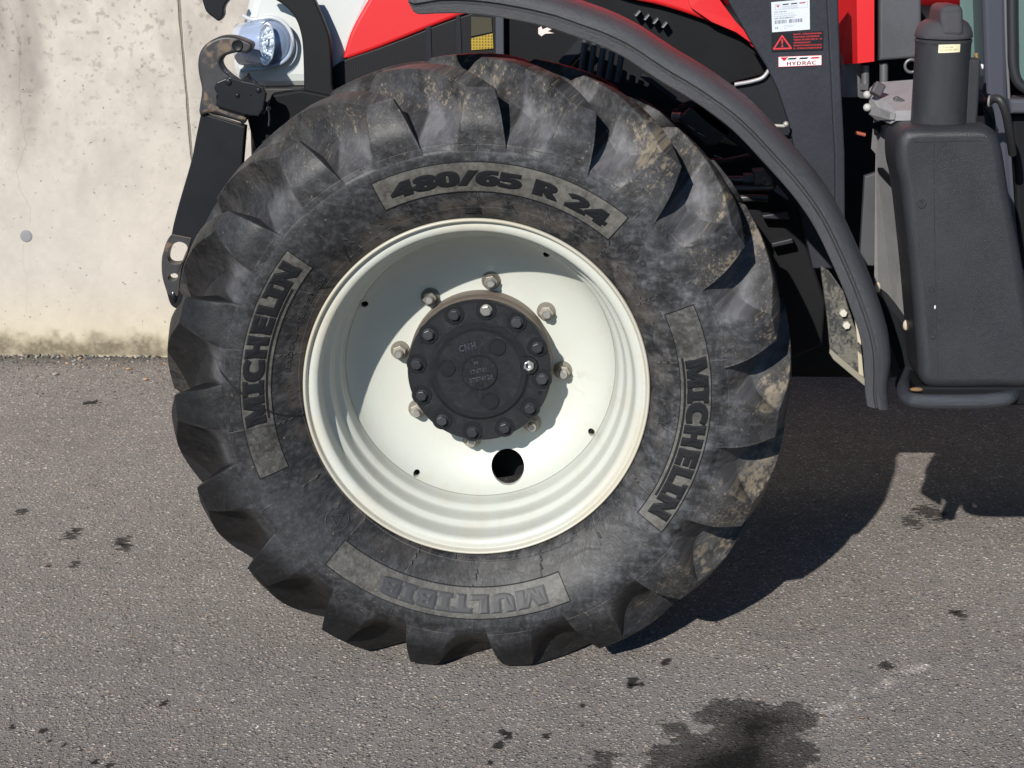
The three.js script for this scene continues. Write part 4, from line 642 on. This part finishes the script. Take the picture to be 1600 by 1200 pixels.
// ---- fuel tank with filler neck, bar, side cover
{
  const zt = -0.075;
  const tank = mesh('fuel_tank', (() => {
    const O = smooth([[1402, 262], [1401, 232], [1405, 214], [1415, 203], [1432, 198.5], [1480, 197.5], [1525, 197], [1545, 199], [1558, 208], [1566, 226], [1580, 310], [1603, 430], [1615, 520], [1622, 580], [1620, 598], [1606, 607], [1560, 608], [1480, 609], [1462, 608], [1446, 604], [1438, 592], [1435, 560], [1421, 400], [1408, 290]], 5, true).slice(0, -1).map(p => at(...p, zt)).map(q => new THREE.Vector2(q.x, q.y));
    let L = [0]; O.forEach((p, i) => L.push(L[i] + p.distanceTo(O[(i + 1) % O.length]))); const NP = 220, ring = [];
    for (let k = 0; k < NP; k++) { const t = L[O.length] * k / NP; let i = 0; while (L[i + 1] < t) i++; ring.push(O[i].clone().lerp(O[(i + 1) % O.length], (t - L[i]) / (L[i + 1] - L[i]))); }
    const area = ring.reduce((a, p, i) => a + p.cross(ring[(i + 1) % NP]), 0), sg = Math.sign(area);
    const nr = ring.map((p, i) => { const t = ring[(i + 2) % NP].clone().sub(ring[(i + NP - 2) % NP]).normalize(); return new THREE.Vector2(t.y, -t.x).multiplyScalar(sg); });
    const br = 0.022, dep = 0.165, sec = []; for (let k = 0; k <= 10; k++) { const f = k / 10 * Math.PI / 2; sec.push([-br * (1 - Math.sin(f)), -br * (1 - Math.cos(f)), Math.cos(f), Math.sin(f)]); }
    sec.push([0, -br - 0.02, 0, 1], [0, -dep + br, 0, 1]); for (let k = 1; k <= 6; k++) { const f = k / 6 * Math.PI / 2; sec.push([-br * (1 - Math.cos(f)), -dep + br * (1 - Math.sin(f)), -Math.sin(f), Math.cos(f)]); }
    const m = sec.length - 1, g = gridGeo(NP, m, (u, v) => { const i = Math.round(u * NP) % NP, [o, z] = sec[Math.round(v * m)]; return [ring[i].x + nr[i].x * o, ring[i].y + nr[i].y * o, zt + z]; }, 0, (p) => [p[0] + p[2] * 0.8, p[1] + p[2] * 0.6]);
    const nn = g.attributes.normal; for (let j = 0; j <= m; j++) for (let i = 0; i <= NP; i++) { const q = nr[i % NP]; nn.setXYZ(j * (NP + 1) + i, q.x * sec[j][3], q.y * sec[j][3], sec[j][2]); }
    const cap = new THREE.ShapeGeometry(new THREE.Shape(ring.map((p, i) => p.clone().addScaledVector(nr[i], -br)))); cap.translate(0, 0, zt);
    return merge([g, cap]);
  })(), M.plastic, tractor, { label: 'tall black plastic fuel tank with a screw cap neck' });
  const seam = mesh('tank_seam', merge([tubeGeo([[1428, 222], [1480, 221], [1535, 220]].map(p => at(...p, zt)), 0.0009, 20), tubeGeo([[1459, 223], [1461, 400], [1466, 590]].map(p => at(...p, zt)), 0.0007, 20)]), M.plastic, tank);
  for (const [x, y, r] of [[1440, 318, 0.0095], [1455, 452, 0.0052], [1457, 525, 0.006]]) { const q = at(x, y, zt); mesh('tank_dimple', lathe([[r, -0.001], [r * 0.97, 0.0012], [r * 0.8, 0.0006], [0, 0.0002]].reverse(), 26).translate(q.x, q.y, zt), M.plastic, tank); }
  const chip = at(1461, 480, zt + 0.001); mesh('paint_chip', new THREE.SphereGeometry(0.0026, 10, 8).scale(0.7, 1.5, 0.25).translate(chip.x, chip.y, chip.z), mat([0.6, 0.62, 0.66], 0.6), tank);
  // neck
  const nc = at(1467, 190, zt - 0.075), nx = nc.x, nz = nc.z, ytop = at(1467, 60, nz).y, k = 0.0008;
  const prof = [[0.0575, nc.y - 0.03], [0.0555, nc.y - 0.014], [0.0535, nc.y - 0.004], [0.0530, nc.y + 0.02], [0.0520, ytop - 0.012], [0.0524, ytop - 0.008], [0.0535, ytop - 0.006], [0.0535, ytop - 0.001], [0.050, ytop]];
  mesh('filler_neck', new THREE.LatheGeometry(prof.map(p => new THREE.Vector2(...p)), 64).translate(nx, 0, nz), M.plastic, tank);
  mesh('neck_rib', new RoundedBoxGeometry(0.026, ytop - nc.y - 0.02, 0.03, 3, 0.008).translate(nx + 0.056, (ytop + nc.y) / 2 - 0.025, nz + 0.01), M.plastic, tank);
  const ct = [[0.053, ytop + 0.002], [0.0545, ytop + 0.006], [0.0535, ytop + 0.011], [0.0505, ytop + 0.020], [0.044, ytop + 0.030], [0.036, ytop + 0.035], [0, ytop + 0.036]];
  const capG = [new THREE.LatheGeometry(ct.map(p => new THREE.Vector2(...p)), 56).translate(nx, 0, nz)];
  const grip = new RoundedBoxGeometry(0.044, 0.062, 0.108, 5, 0.014); const gp = grip.attributes.position; for (let i = 0; i < gp.count; i++) { const y = gp.getY(i); gp.setZ(i, gp.getZ(i) * (y > 0 ? 0.72 : 1.0)); } grip.computeVertexNormals(); grip.rotateY(0.12); grip.translate(nx + 0.002, ytop + 0.034, nz); capG.push(grip);
  mesh('filler_cap', merge(capG), mat([0.05, 0.05, 0.058], 0.4, { bumpMap: rep(pebbleTex, 20), bumpScale: 0.0005 }), tank, { label: 'black screw cap with grip on the fuel tank neck' });
  // sticker wrapped on the neck
  const sg = gridGeo(16, 1, (u, v) => { const a = -0.34 + u * 0.78, y = at(1467, 70 + v * 13 - u * 1.5, nz + 0.052).y; return [nx + 0.0533 * Math.sin(a), y, nz + 0.0533 * Math.cos(a)]; }, 0, (p, u, v) => [u, 1 - v]);
  const sc = document.createElement('canvas'); sc.width = 256; sc.height = 96; const x = sc.getContext('2d'); x.fillStyle = '#e8dfba'; x.fillRect(0, 0, 256, 96); x.fillStyle = '#9c8f72'; x.font = 'bold 24px sans-serif'; x.fillText('ULTRA LOW', 34, 42); x.fillText('SULFUR FUEL ONLY', 12, 72, 232); const stx = new THREE.CanvasTexture(sc); stx.colorSpace = THREE.SRGBColorSpace;
  mesh('fuel_sticker', sg, mat([0.9, 0.9, 0.9], 0.5, { map: stx }), tank, { label: 'small cream fuel sticker on the filler neck' });
  // protective bar
  const bar = [[1440, 560, -0.42], [1415, 585, -0.22], [1411, 606, -0.12], [1418, 622, -0.075], [1436, 626, -0.055], [1480, 627, -0.05], [1540, 626, -0.05], [1570, 622, -0.06], [1588, 612, -0.12], [1600, 600, -0.3]].map(p => at(...p));
  mesh('step_bar', tubeGeo(bar, 0.0145, 80), mat([0.10, 0.11, 0.135], 0.3, { metalness: 0.35, map: rep(grimeTex, 2), bumpMap: rep(fineTex, 8), bumpScale: 0.001 }), tractor, { label: 'rounded steel bar under the fuel tank' });
  for (const [x, y] of [[1500, 638], [1432, 610]]) { const q = at(x, y, -0.05); mesh('rust_lump', new THREE.SphereGeometry(0.008, 12, 8).scale(1.6, 0.5, 0.8).translate(q.x, q.y + 0.002, q.z), mat([0.20, 0.11, 0.05], 0.9), tractor); }
  // grey side cover left of the tank, facing forward and outward
  const cov = mat([0.15, 0.15, 0.155], 0.6, { map: rep(grimeTex, 1.5) }); cov.color.setRGB(0.4, 0.4, 0.41);
  const cover = mesh('side_cover', slabGeo([at(1366, 176, -0.40), at(1378, 178, -0.36), at(1400, 190, -0.26), at(1415, 300, -0.23), at(1430, 450, -0.22), at(1438, 604, -0.22), at(1424, 588, -0.25), at(1398, 500, -0.32), at(1372, 448, -0.40), at(1366, 440, -0.41), at(1368, 240, -0.40), at(1361, 232, -0.42)], 0.012), cov, tractor, { label: 'dull grey plastic side cover in front of the fuel tank' });
  mesh('cover_strap', slabGeo([at(1371, 262, -0.375), at(1377, 262, -0.35), at(1412, 300, -0.2), at(1412, 310, -0.2), at(1371, 268, -0.375)], 0.004), M.dark, cover);
  mesh('cover_gap', slabGeo([at(1361, 192, -0.375), at(1374, 190, -0.35), at(1373, 207, -0.35), at(1368, 212, -0.36)], 0.004), M.dark, cover);
  mesh('cover_gap', slabGeo([at(1376, 178, -0.33), at(1385, 178, -0.3), at(1380, 196, -0.31), at(1375, 194, -0.33)], 0.004), M.dark, cover);
  const lidM = mat([0.5, 0.49, 0.52], 0.6, { map: rep(grimeTex, 1.2) });
  const lid = mesh('cover_lid', slabGeo([at(1358, 150, -0.3), at(1359, 138, -0.32), at(1368, 129, -0.38), at(1430, 124, -0.45), at(1432, 172, -0.16), at(1400, 173, -0.18), at(1392, 178, -0.18), at(1372, 170, -0.26)], 0.02), lidM, tractor, { label: 'pale grey lid of the box beside the filler neck' });
  mesh('lid_skirt', slabGeo([at(1358, 148, -0.298), at(1372, 168, -0.255), at(1391, 177, -0.175), at(1390, 187, -0.175), at(1370, 188, -0.26), at(1357, 178, -0.3)], 0.01), cov, lid);
  for (const [a, b] of [[1370, 139], [1400, 162]]) { const q = at(a, b, -0.27); mesh('lid_latch', new RoundedBoxGeometry(0.022, 0.026, 0.02, 2, 0.004).rotateX(-0.4).rotateZ(-0.5).translate(q.x, q.y, q.z + 0.01), mat([0.07, 0.065, 0.07], 0.5), lid); }
  for (const y of [148, 168]) { const q = at(1355, y, -0.29); mesh('lid_stud', new THREE.SphereGeometry(0.008, 14, 10).translate(q.x, q.y, q.z), mat([0.42, 0.41, 0.4], 0.5), lid); }
  mesh('tank_cradle', plateGeo([[1430, 604], [1640, 604], [1640, 634], [1440, 634]], -0.085, 0.18, 0.006), M.dark, tractor);
  // bracket plates below
  mesh('tank_bracket', slabGeo([at(1354, 455, -0.36), at(1360, 449, -0.36), at(1374, 460, -0.33), at(1400, 492, -0.27), at(1430, 534, -0.2), at(1436, 606, -0.19), at(1412, 596, -0.23), at(1396, 550, -0.27), at(1372, 492, -0.33)], 0.02), M.black, tractor, { label: 'black bracket plate holding the tank' });
  for (const [a, b, z] of [[1371, 449, -0.33], [1416, 508, -0.2]]) { const q = at(a, b, z); mesh('bracket_bolt', new THREE.SphereGeometry(0.0085, 14, 10).scale(0.8, 1.3, 0.8).translate(q.x, q.y, q.z), mat([0.5, 0.42, 0.33], 0.6), tractor); }
  mesh('frame_plate', plateGeo([[1351, 276], [1374, 268], [1372, 416], [1343, 415]], -0.42, 0.02, 0.003), mat([0.09, 0.092, 0.105], 0.6, { map: rep(grimeTex, 2) }), tractor);
}
// ---- red block, grey panel, hydraulics behind
{
  const rb = mesh('red_panel', slabGeo([at(1338, -30, -0.50), at(1366, -30, -0.50), at(1366, 96, -0.50), at(1340, 99, -0.50)], 0.25), M.red, tractor, { label: 'bright red panel right of the bracket' });
  mesh('red_panel_cheek', slabGeo([at(1300, -30, -0.62), at(1338, -30, -0.50), at(1340, 99, -0.50), at(1310, 101, -0.62)], 0.02), M.red, rb);
  mesh('grey_panel', plateGeo([[1374, -30], [1440, -30], [1440, 90], [1374, 95]], -0.52, 0.2, 0.006), mat([0.10, 0.103, 0.12], 0.6, { map: rep(grimeTex, 2) }), tractor, { label: 'dark grey panel behind the filler neck' });
  const cy2 = (x0, y0, x1, y1, z, r0, r1, m, nm) => mesh(nm, rodGeo(at(x0, y0, z), at(x1, y1, z), r0, r1), m, tractor);
  const hyd = mat([0.17, 0.175, 0.18], 0.4, { metalness: 0.5 });
  mesh('oil_filter', rodGeo(at(1330, 150, -0.6), at(1330, 85, -0.6), 0.022, 0.022, 28), mat([0.2, 0.2, 0.2], 0.5), tractor);
  cy2(1352, 132, 1352, 102, -0.55, 0.0085, 0.0085, hyd, 'hydraulic_coupling'); mesh('coupling_nut', merge([hexNut(0.0105, 0.012), hexNut(0.0105, 0.012).translate(0, 0, 0.017)]).rotateX(-Math.PI / 2).translate(at(1350, 152, -0.54).x, at(1350, 152, -0.54).y, -0.54), hyd, tractor);
  cy2(1381, 128, 1381, 98, -0.55, 0.009, 0.009, hyd, 'hydraulic_coupling_001');
  cy2(1336, 207, 1352, 211, -0.55, 0.004, 0.004, mat([0.32, 0.08, 0.05], 0.5), 'red_hose');
  const tq = at(1424, 103, -0.2); mesh('hose_loop', new THREE.TorusGeometry(0.012, 0.003, 10, 28).translate(tq.x, tq.y, tq.z), hyd, tractor);
  // right: cab post, seal, window, hoses
  const post = mesh('cab_pillar', plateGeo([[1534, -30], [1574, -30], [1577, 160], [1582, 300], [1600, 420], [1640, 420], [1640, 620], [1590, 560], [1568, 200], [1540, 150]], -0.42, 0.12, 0.012), mat([0.052, 0.056, 0.075], 0.35), tractor, { label: 'dark cab pillar right of the filler neck' });
  mesh('window_seal', tubeGeo([[1581, -30], [1582, 60], [1584, 108], [1592, 130], [1612, 144]].map(p => at(...p, -0.40)), 0.0105, 40), mat([0.02, 0.021, 0.024], 0.5), post);
  mesh('seal_strip', tubeGeo([[1570, -30], [1573, 80], [1577, 160]].map(p => at(...p, -0.41)), 0.003, 30), mat([0.13, 0.13, 0.14], 0.4), post);
  const glassM = new THREE.MeshPhysicalMaterial({ color: new THREE.Color().setRGB(0.10, 0.16, 0.15), roughness: 0.06, metalness: 0, clearcoat: 1, clearcoatRoughness: 0.03 });
  mesh('cab_window', plateGeo([[1500, -30], [1537, -30], [1540, 120], [1500, 120]], -0.52, 0.006, 0.001), glassM, tractor, { label: 'narrow green tinted cab window behind the filler cap' });
  mesh('cab_window', plateGeo([[1585, -30], [1660, -30], [1660, 150], [1612, 142], [1594, 128], [1587, 105]], -0.425, 0.006, 0.001), glassM, tractor, { label: 'green tinted cab window at the right edge' });
  mesh('cab_sill', plateGeo([[1576, 155], [1660, 155], [1660, 178], [1580, 178]], -0.39, 0.08, 0.008), mat([0.07, 0.075, 0.09], 0.3), tractor);
  mesh('cab_body', plateGeo([[1580, 178], [1660, 178], [1660, 640], [1600, 600]], -0.43, 0.1, 0.01), M.dark, tractor);
  const hose = mat([0.022, 0.022, 0.025], 0.5);
  mesh('rubber_hose', tubeGeo([[1524, 105, -0.3], [1524, 135, -0.3], [1530, 152, -0.28], [1542, 160, -0.26], [1552, 154, -0.25], [1562, 156, -0.24], [1570, 172, -0.24], [1577, 205, -0.26], [1582, 240, -0.3]].map(p => at(...p)), 0.0085, 70), hose, tractor);
  mesh('hose_clamp', new THREE.TorusGeometry(0.0095, 0.0025, 8, 20).rotateY(1.2).translate(at(1545, 158, -0.255).x, at(1545, 158, -0.255).y, -0.25), mat([0.2, 0.2, 0.19], 0.5), tractor);
  const wf = at(1529, 104, -0.29); mesh('hose_fitting', merge([new RoundedBoxGeometry(0.018, 0.01, 0.014, 2, 0.003).translate(wf.x, wf.y, wf.z)]), mat([0.75, 0.76, 0.78], 0.4), tractor); mesh('brass_fitting', rodGeo(at(1526, 97, -0.3), at(1525, 83, -0.3), 0.004, 0.0045), mat([0.45, 0.3, 0.14], 0.4, { metalness: 0.6 }), tractor);
  // hydraulic line right of the tyre
  const zl = -0.5;
  mesh('hydraulic_pipe', rodGeo(at(1135, 280, zl), at(1162, 280, zl), 0.0072, 0.0072), hyd, tractor);
  mesh('pipe_nut', hexNut(0.0135, 0.02).rotateY(Math.PI / 2).translate(at(1162, 280, zl).x, at(1162, 280, zl).y, zl), hyd, tractor);
  mesh('valve_block', plateGeo([[1177, 268], [1200, 266], [1210, 270], [1208, 290], [1178, 290]], zl + 0.02, 0.05, 0.004), mat([0.1, 0.1, 0.105], 0.4, { metalness: 0.3 }), tractor);
  mesh('valve_screw', lathe([[0.0115, 0], [0.0105, 0.005], [0.006, 0.006], [0.004, 0.003], [0, 0.003]].reverse(), 24).translate(at(1196, 280, zl).x, at(1196, 280, zl).y, zl + 0.021), hyd, tractor);
  mesh('hydraulic_pipe_001', tubeGeo([[1140, 294], [1180, 293], [1208, 292]].map(p => at(...p, zl + 0.01)), 0.006, 20), hyd, tractor);
  mesh('axle_bracket', plateGeo([[1168, 300], [1205, 300], [1222, 278], [1238, 310], [1260, 380], [1290, 470], [1285, 540], [1240, 560], [1120, 560], [1120, 420], [1150, 330]], zl - 0.01, 0.04, 0.006), M.dark, tractor);
  mesh('bracket_gusset', plateGeo([[1208, 298], [1221, 278], [1236, 302], [1231, 313], [1222, 308]], zl + 0.012, 0.025, 0.003), mat([0.13, 0.135, 0.155], 0.45), tractor);
  mesh('stay_plate', plateGeo([[1058, 186], [1092, 158], [1145, 206], [1120, 226], [1102, 228]], -0.42, 0.02, 0.004), mat([0.06, 0.062, 0.07], 0.55, { map: rep(grimeTex, 2) }), tractor);
  const pale = mat([0.42, 0.40, 0.36], 0.45, { metalness: 0.3 });
  for (const [x, y, z] of [[1057, 178, -0.45], [1068, 170, -0.47]]) { const q = at(x, y, z); mesh('hose_end', merge([cyl(0.011, 0.011, 0.012, 20), cyl(0.0075, 0.0075, 0.02, 20)]).translate(q.x, q.y, z), M.black, tractor); }
  { const q = at(1056, 183, -0.43), th = []; for (let i = 0; i < 6; i++) th.push(new THREE.TorusGeometry(0.0085, 0.0018, 6, 18).rotateY(1.3).translate(q.x - 0.006 + i * 0.003, q.y, -0.43)); mesh('threaded_end', merge(th), pale, tractor); }
  mesh('bleed_screw', merge([rodGeo(at(1205, 196, -0.37), at(1226, 197, -0.37), 0.0035, 0.0035, 10), new THREE.SphereGeometry(0.006, 12, 8).translate(at(1228, 194, -0.37).x, at(1228, 194, -0.37).y, -0.37)]), pale, tractor);
  mesh('cross_tube', rodGeo(at(1122, 214, -0.52), at(1156, 222, -0.52), 0.010, 0.010), mat([0.2, 0.2, 0.2], 0.5), tractor);
  mesh('hydraulic_hose', tubeGeo([[1090, 250, -0.55], [1130, 252, -0.56], [1175, 244, -0.54], [1205, 250, -0.5]].map(p => at(...p)), 0.0065, 40), mat([0.03, 0.03, 0.033], 0.35), tractor);
  mesh('hydraulic_hose', tubeGeo([[1140, 312, -0.48], [1170, 309, -0.47], [1200, 310, -0.46]].map(p => at(...p)), 0.008, 30), mat([0.05, 0.05, 0.055], 0.35), tractor);
  mesh('axle_ledge', plateGeo([[1190, 336], [1232, 330], [1236, 344], [1192, 342]], -0.46, 0.03, 0.004), mat([0.022, 0.023, 0.03], 0.4), tractor);
  mesh('axle_ledge', plateGeo([[1205, 380], [1238, 372], [1240, 380], [1207, 387]], -0.46, 0.03, 0.003), mat([0.022, 0.023, 0.03], 0.4), tractor);
  for (const [x0, y0, x1, y1] of [[872, 96, 905, 60], [1000, 120, 1040, 150]]) mesh('frame_rail', slabGeo([at(x0, y0, -0.68), at(x1, y1, -0.68), at(x1 + 14, y1 + 8, -0.66), at(x0 + 14, y0 + 8, -0.66)], 0.01), M.black, tractor);
  // vertical hoses seen under the mudguard
  for (let i = 0; i < 5; i++) { const x = 912 + i * 14; mesh('cooling_fin', rodGeo(at(x - 4, 112 + i * 4, -0.6), at(x + 4, 50 + i * 8, -0.6), 0.0068, 0.0068, 14), mat([0.045, 0.046, 0.05], 0.5), tractor); }
  const pm = at(845, 48, -0.64); mesh('paint_smear', plateGeo([[841, 44], [846, 41], [848, 46], [855, 43], [862, 46], [856, 49], [866, 52], [852, 53], [846, 57], [841, 53]], -0.727, 0.004, 0.001), mat([0.75, 0.62, 0.58], 0.7), tractor, { label: 'pale paint smear on the dark engine side' });
  for (const [x, y, x2, y2] of [[1116, 243, 1128, 247], [1075, 196, 1086, 203], [1090, 207, 1101, 213]]) mesh('paint_scratch', rodGeo(at(x, y, -0.405), at(x2, y2, -0.405), 0.0012, 0.0012, 6), mat([0.4, 0.4, 0.4], 0.6), tractor);
}
// ---- body masses that shade the scene (engine, bonnet top, cab, belly)
mesh('engine_block', merge([new RoundedBoxGeometry(2.0, 0.75, 0.62, 3, 0.04).translate(0.45, 0.86, -1.09), new RoundedBoxGeometry(0.9, 0.34, 0.6, 3, 0.04).translate(0.9, 0.55, -1.1), new RoundedBoxGeometry(0.7, 0.5, 0.5, 3, 0.04).translate(1.25, 0.8, -0.95)]), M.dark, tractor, { label: 'dark engine and gearbox mass behind the wheel' });
mesh('bonnet_top', new RoundedBoxGeometry(1.8, 0.72, 0.74, 8, 0.2).translate(0.36, 1.56, -1.12), M.red, tractor, { label: 'red bonnet top above the engine' });
{
  const cab = mesh('cab', merge([new RoundedBoxGeometry(1.5, 0.8, 1.35, 3, 0.05).translate(1.95, 1.05, -1.13), new RoundedBoxGeometry(1.7, 0.14, 1.5, 3, 0.05).translate(2.0, 2.75, -1.1), new RoundedBoxGeometry(0.09, 1.3, 0.09, 2, 0.02).translate(1.3, 2.05, -0.52), new RoundedBoxGeometry(0.09, 1.3, 0.09, 2, 0.02).translate(2.7, 2.05, -0.52)]), M.black, tractor, { label: 'black cab frame behind the fuel tank' });
}

// ---- loose bits on the asphalt
{
  const q = gnd(141, 632), twig = new THREE.Mesh(tubeGeo([[-0.021, 0.003, 0.004], [-0.006, 0.007, 0.001], [0.008, 0.007, 0], [0.021, 0.010, -0.006]].map(p => new THREE.Vector3(...p)), 0.0038, 20), mat([0.02, 0.018, 0.016], 0.8));
  twig.name = 'twig'; twig.position.copy(q); twig.castShadow = true; twig.userData = { label: 'short dark curved twig lying on the asphalt left of the tyre', category: 'twig' }; scene.add(twig);
  {                                                  // loose grit gathered at the wall foot: nobody could count it
    const g = new THREE.IcosahedronGeometry(1, 0), gm = mat([1, 1, 1], 0.9, { specularIntensity: 0.3 }), n = 2600, im = new THREE.InstancedMesh(g, gm, n), R0 = rng(88), o = new THREE.Object3D(), c = new THREE.Color();
    for (let i = 0; i < n; i++) {
      const d = Math.pow(R0(), 2.2) * 0.5, s = 0.0016 + 0.0042 * Math.pow(R0(), 3) * (d < 0.12 ? 1 : 0.6), v = 0.08 + 0.3 * R0() * R0(), w = R0();
      o.position.set(-1.95 + R0() * 1.6, s * 0.3 + (d < 0.03 ? 0.006 * R0() : 0), WZ + 0.004 + d); o.scale.set(s * (0.8 + 0.6 * R0()), s * 0.6, s * (0.8 + 0.5 * R0())); o.rotation.set(R0() * 0.5, R0() * 6, R0() * 0.5); o.updateMatrix(); im.setMatrixAt(i, o.matrix);
      c.setRGB(v * (w < 0.15 ? 1.5 : 1.06), v, v * (w < 0.15 ? 0.6 : 0.92)); im.setColorAt(i, c);
    }
    im.name = 'loose_grit'; im.castShadow = im.receiveShadow = true; im.userData = { kind: 'stuff', label: 'loose grit gathered along the foot of the concrete wall', category: 'grit' }; scene.add(im);
  }
  const r = rng(61), stones = [[201, 578, 0.008, [0.36, 0.25, 0.15], 'tan pebble nearest the wall on the asphalt'], [227, 594, 0.008, [0.4, 0.26, 0.17], 'orange tan pebble beside the left edge of the tyre'], [86, 586, 0.0095, [0.3, 0.29, 0.25], 'grey chipping lying near the wall, leftmost pebble']];
  for (const [x, y, s, c, label] of stones) {
    const g = new THREE.DodecahedronGeometry(s, 1), p = g.attributes.position; for (let i = 0; i < p.count; i++) { const k = 0.8 + 0.4 * N1.n2(p.getX(i) * 220 + 5, p.getY(i) * 220 + p.getZ(i) * 150 + x, 0); p.setXYZ(i, p.getX(i) * k * 1.2, p.getY(i) * k * 0.5, p.getZ(i) * k); } g.computeVertexNormals();
    const m = new THREE.Mesh(g, mat(c, 0.85)); m.name = 'pebble'; const b = gnd(x, y); m.position.set(b.x, 0.004, b.z); m.rotation.y = r() * 6; m.castShadow = m.receiveShadow = true; m.userData = { label, category: 'pebble', group: 'loose pebbles on the asphalt' }; scene.add(m);
  }
}
scene.environment = null;
renderer.setSize(1024, 768);
renderer.render(scene, camera);
